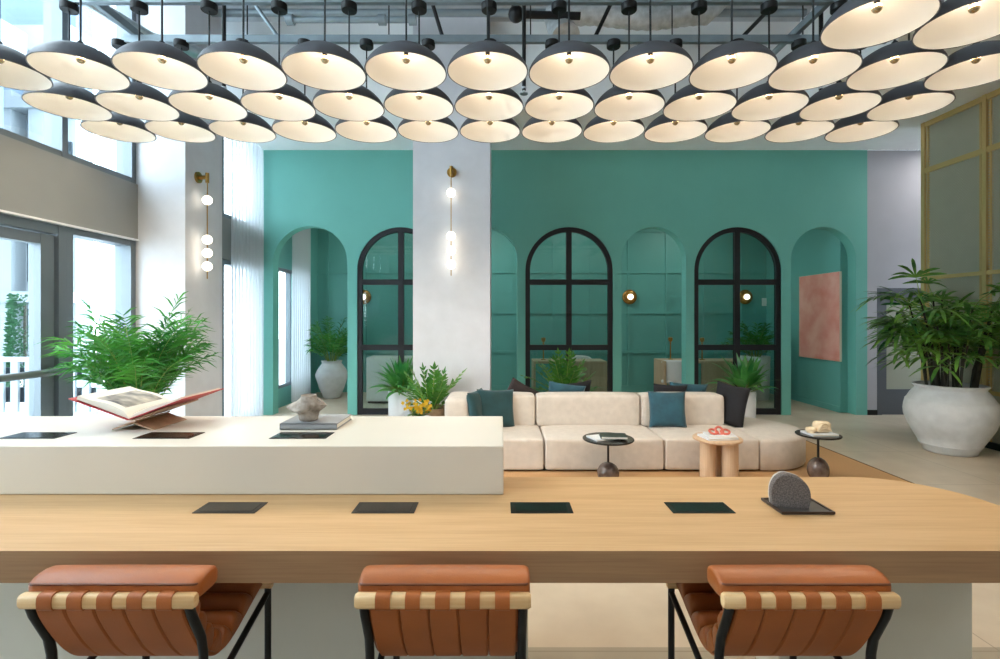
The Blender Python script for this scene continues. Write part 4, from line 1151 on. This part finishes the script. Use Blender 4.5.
for i in range(40):
    t = i / 39; fd.append((.55 + 2.1 * t + .0, 5.75 - .1 * math.sin(3 * t), 5.03 + .04 * math.sin(9 * t) + (.35 * max(0, t - .85) / .15 if t > .85 else 0)))
mb = MB(); mb.tube(fd, [.12 + .01 * (i % 2) for i in range(40)], 18)
fdo = tag(mb.build('flexible_duct', 'foil', smooth=25), 'crinkled silver foil duct under the deck right of the column', 'air duct')
mb = MB(); mb.tube([(.62, 5.62, 5.0), (.66, 5.45, 4.75), (.7, 5.35, 4.6)], [.13, .14, .16], 16); mb.build('boot', 'foil', parent=fdo, smooth=50)
mb = MB(); mb.tube([(-3.75, 3.2, 4.75), (-3.6, 4.2, 4.35), (-3.42, 4.9, 4.34), (-3.28, 5.5, 4.5), (-3.28, 6.4, 4.9)], .06, 14)
tag(mb.build('silver_pipe', 'silver', smooth=60), 'bright silver pipe slanting along the upper windows', 'pipe')
mb = MB(); mb.tube([(3.2, 2.8, 4.7), (3.2, 6.4, 4.7)], .035, 12); tag(mb.build('conduit', 'strut', smooth=60), 'grey conduit running front to back at the right edge of the deck', 'pipe')
mb = MB(); mb.tube([(-3.4, 5.9, 5.2), (3.6, 5.9, 5.2)], .045, 12); tag(mb.build('conduit', 'strut', smooth=60), 'grey main pipe crossing the lobby under the deck', 'pipe')

# ---------------------------------------------------------------- sconces
def globe_sconce(loc, rz, zs_, lab, r, out=.11):
    """zs_: globe heights relative to plate"""
    o = empty('globe_sconce', loc, lab, 'wall lamp', 'brass globe wall lamps on the columns', rz)
    mb = MB(); mb.tube([(0, .0, 0), (0, -.022, 0)], .062, 24); mb.tube([(0, -.02, 0), (0, -out - .01, 0)], .022, 16); mb.tube([(0, -out, .05), (0, -out, -.06)], .02, 14)
    mb.build('mount', 'brass', parent=o, smooth=40)
    MB().tube([(0, -out, 0), (0, -out, zs_[-1] - .14)], .006, 8).build('rod', 'brass', parent=o, smooth=60)
    for z in zs_:
        g = MB().sphere((0, -out, z), r, 20, 14).build('globe', 'globe', parent=o, smooth=0)
    for z in zs_[2:]: pass
    for z in (zs_[0], zs_[2]):
        ld = bpy.data.lights.get('sconce_glow')
        if ld is None:
            ld = bpy.data.lights.new('sconce_glow', 'POINT'); ld.energy = 1.6; ld.color = (1, .82, .55); ld.shadow_soft_size = .06
    return o
D = 6.4
D = 6.4
globe_sconce(((451 - 500) / 500 * 6.28, D, H + (318 - 170) / 500 * 6.28), 0, [(170 - v) / 500 * 6.28 for v in (192.5, 236, 250.5, 264.5)], 'brass wall lamp with four glowing globes on the centre column', .056)
globe_sconce((-3.40, 5.62, H + 141 / 500 * 5.6), PI / 2, [(177 - v) / 500 * 5.55 for v in (200, 240, 253.5, 267)], 'brass wall lamp with four glowing globes on the left column', .052)
for px, l in ((364, 'left arched glass door'), (629.5, 'open arch right of the middle glass door'), (745, 'right arched glass door')):
    p = at(px, 297, YR - .03)
    o = empty('disc_sconce', p, 'round amber wall lamp seen through the ' + l, 'wall lamp', 'round amber wall lamps in the inner room')
    MB().lathe([(0, 0), (.15, 0), (.158, .01), (.15, .03), (.11, .05), (0, .06)], 32).xf(Matrix.Rotation(PI / 2, 4, 'X')).build('disc', 'amber', parent=o, smooth=50)
    MB().sphere((0, -.085, 0), .06, 16, 10).build('globe', 'globe', parent=o, smooth=0)

# ---------------------------------------------------------------- curtains
def curtain(y0, y1, x, z0, z1, lab, waves, amp, name='curtain'):
    mb = MB(); n = waves * 12; nz = 14; vs = []; fs = []
    rnd = random.Random(int(y0 * 100)); ph = [rnd.uniform(-.5, .5) for _ in range(n + 1)]
    for k in range(nz + 1):
        f = k / nz
        for i in range(n + 1):
            t = i / n; a = 2 * PI * waves * t + .5 * math.sin(7 * t)
            vs.append((x + amp * math.sin(a) * (.6 + .4 * f), y0 + (y1 - y0) * t + .012 * math.sin(2 * a + 3 * f), z1 + (z0 - z1) * f))
    for k in range(nz):
        for i in range(n): a = k * (n + 1) + i; fs.append((a, a + 1, a + n + 2, a + n + 1))
    mb.add(vs, fs); o = mb.build(name, 'sheer', smooth=0)
    return tag(o, lab, 'curtain')
curtain(7.2, 8.17, -3.875, .02, ZS - .01, 'tall sheer white curtain in the corner of the teal wall', 10, .038)
curtain(9.15, 10.0, -3.80, .05, 3.7, 'sheer white curtain at the inner room window', 9, .045)

# ---------------------------------------------------------------- art, switch
ar = empty('wall_art', (5.749, 8.98, H + .02), 'coral abstract canvas on the teal side wall in the rightmost arch', 'picture')
MB().box(-.035, 0, -.57, .57, -.755, .765).build('canvas', 'canvas_edge', parent=ar)
MB().box(-.037, -.035, -.567, .567, -.752, .762).build('painting', 'art', parent=ar)
p = at(765, 302, YR - .001)
sw = empty('wall_switch', p, 'white wall switch on the far teal wall behind the right glass door', 'switch')
MB().rbox(-.07, .07, -.012, 0, -.085, .085, .004, 2).build('plate', 'plastic_w', parent=sw)
MB().rbox(-.03, .03, -.018, -.011, -.05, .05, .003, 1).build('rocker', 'plastic_w', parent=sw)

# ---------------------------------------------------------------- inner room furniture
def desk(loc, w, d, lab, m='desk'):
    o = empty('desk', loc, lab, 'desk', 'desks in the inner room')
    MB().rbox(-w / 2, w / 2, -d / 2, d / 2, .755, .80, .006, 2).build('desktop', m, parent=o)
    for s in (-1, 1): MB().box(s * w / 2 - (.04 if s > 0 else 0), s * w / 2 + (.04 if s < 0 else 0), -d / 2, d / 2, 0, .755).build('side_panel', m, parent=o)
    return o
d1 = desk((1.30, 9.55, 0), 1.36, .62, 'pale veneer desk behind the middle arched glass door')
MB().box(-.1, .64, -.30, -.27, 0, .755).build('modesty_panel', 'desk', parent=d1)
d2 = desk((3.85, 9.6, 0), 1.6, .62, 'pale veneer desk between the open arch and the right glass door')
MB().box(-.1, .76, -.30, -.27, 0, .755).build('modesty_panel', 'desk', parent=d2)
cb = empty('credenza', (-1.75, 9.6, 0), 'white cabinet behind the left arched glass door', 'cabinet')
MB().rbox(-.75, .75, -.25, .25, .04, .86, .006, 2).build('body', 'desk_white', parent=cb)
MB().box(-.73, .73, -.22, .22, 0, .04).build('plinth', 'black', parent=cb)
mb = MB()
for x in (-.375, .375): mb.rbox(x - .36, x + .36, -.265, -.25, .07, .84, .003, 1)
mb.build('door', 'desk_white', parent=cb)
def shell_chair(loc, rz, lab):
    o = empty('shell_chair', loc, lab, 'chair', 'white shell chairs at the inner room desks', rz)
    mb = MB(); n = 16; mrow = 10; vs = []; fs = []
    for j in range(mrow + 1):
        t = j / mrow; z = .42 + .40 * t
        for i in range(n + 1):
            a = PI * (1.0 * i / n) + PI; r = .25 + .03 * t
            k = 1 - .25 * (abs(i / n - .5) * 2) ** 3 * t
            vs.append((r * math.cos(a), .9 * r * math.sin(a) - .02 * t, .42 + .40 * t * k))
    for j in range(mrow):
        for i in range(n): a = j * (n + 1) + i; fs.append((a, a + 1, a + n + 2, a + n + 1))
    mb.add(vs, fs); b = mb.build('backrest', 'shell', parent=o, smooth=0)
    s = b.modifiers.new('th', 'SOLIDIFY'); s.thickness = .03
    MB().rbox(-.25, .25, -.22, .25, .38, .45, .03, 3).build('seat', 'shell', parent=o, smooth=50)
    for x, y in ((-.2, -.18), (.2, -.18), (-.2, .2), (.2, .2)): MB().tube([(x * .8, y * .8, .39), (x, y, .002)], [.016, .011], 8).build('leg', 'ash', parent=o, smooth=60)
    return o
shell_chair((3.33, 9.42, 0), -.5, 'white shell chair tucked under the desk seen through the open arch')
shell_chair((1.62, 10.18, 0), PI, 'white shell chair behind the desk at the middle glass door')
def stand(loc, lab):
    o = empty('brass_stand', loc, lab, 'desk ornament', 'slim brass stands on the inner room desks')
    MB().lathe([(0, 0), (.05, 0), (.05, .012), (.012, .02), (.010, .3), (.02, .31), (.012, .33), (0, .33)], 20).build('stem', 'brass', parent=o, smooth=50)
    MB().lathe([(0, .33), (.03, .35), (.045, .39), (.04, .42), (0, .43)], 20).build('head', 'brass', parent=o, smooth=60)
    return o
stand((.83, 9.55, .801), 'slim brass stand on the desk behind the middle glass door')
stand((3.30, 9.68, .801), 'slim brass stand on the desk beside the open arch jamb')
stand((3.86, 9.55, .801), 'slim brass stand on the desk behind the right glass door')

# ---------------------------------------------------------------- light
sc = bpy.context.scene
w = bpy.data.worlds.new('daylight'); sc.world = w; w.use_nodes = True
nt = w.node_tree; bg = nt.nodes['Background']
bg.inputs['Color'].default_value = (.80, .91, 1.0, 1); bg.inputs['Strength'].default_value = SKY
def portal(loc, rot, sx, sy):
    l = bpy.data.lights.new('daylight_portal', 'AREA'); l.shape = 'RECTANGLE'; l.size = sx; l.size_y = sy; l.cycles.is_portal = True
    o = bpy.data.objects.new('daylight_portal', l); C.objects.link(o); o.location = loc; o.rotation_euler = rot
#portal((XL - .35, 1.3, 4.3), (0, -PI / 2, 0), 2.4, 8.2)
#portal((XL - .35, 1.3, 1.22), (0, -PI / 2, 0), 2.4, 8.2)
#portal((XL - .35, 7.2, 2.5), (0, -PI / 2, 0), 5, 2.2)
#portal((XL - .35, 9.4, 1.4), (0, -PI / 2, 0), 2.2, 1.1)
#portal((1.0, -2.85, 2.75), (PI / 2, 0, 0), 10, 5.5)
def fill_light(name, typ, loc, e, col, size, rot=(0, 0, 0), sy=None):
    l = bpy.data.lights.new(name, typ); l.energy = e; l.color = col
    if typ == 'AREA':
        l.size = size
        if sy: l.shape = 'RECTANGLE'; l.size_y = sy
    else: l.shadow_soft_size = size
    o = bpy.data.objects.new(name, l); C.objects.link(o); o.location = loc; o.rotation_euler = rot
    return o
for x in (-2.2, .6, 3.4): fill_light('near_fill_light', 'AREA', (x, -1.2, ZD - .12), NEAR_W, (1, .95, .9), 1.2)  # fill lights added behind the camera to brighten front faces
fill_light('corridor_fill_light', 'AREA', (7.4, 7.5, ZS - .02), 24, (1, .96, .92), .8)  # unseen fill light added to lift the grey corridor wall
for x in (-2.4, -.4, 1.6, 3.9): fill_light('inner_fill_light', 'AREA', (x, 9.6, 3.74), INNER_W, (1, .96, .9), .5)  # fill lights without fixtures, added under the inner room ceiling
sc.view_settings.view_transform = 'Standard'; sc.view_settings.look = 'None'
sc.view_settings.exposure = EXPO; sc.view_settings.gamma = 1; sc.view_settings.use_curve_mapping = False
sc.render.film_transparent = False
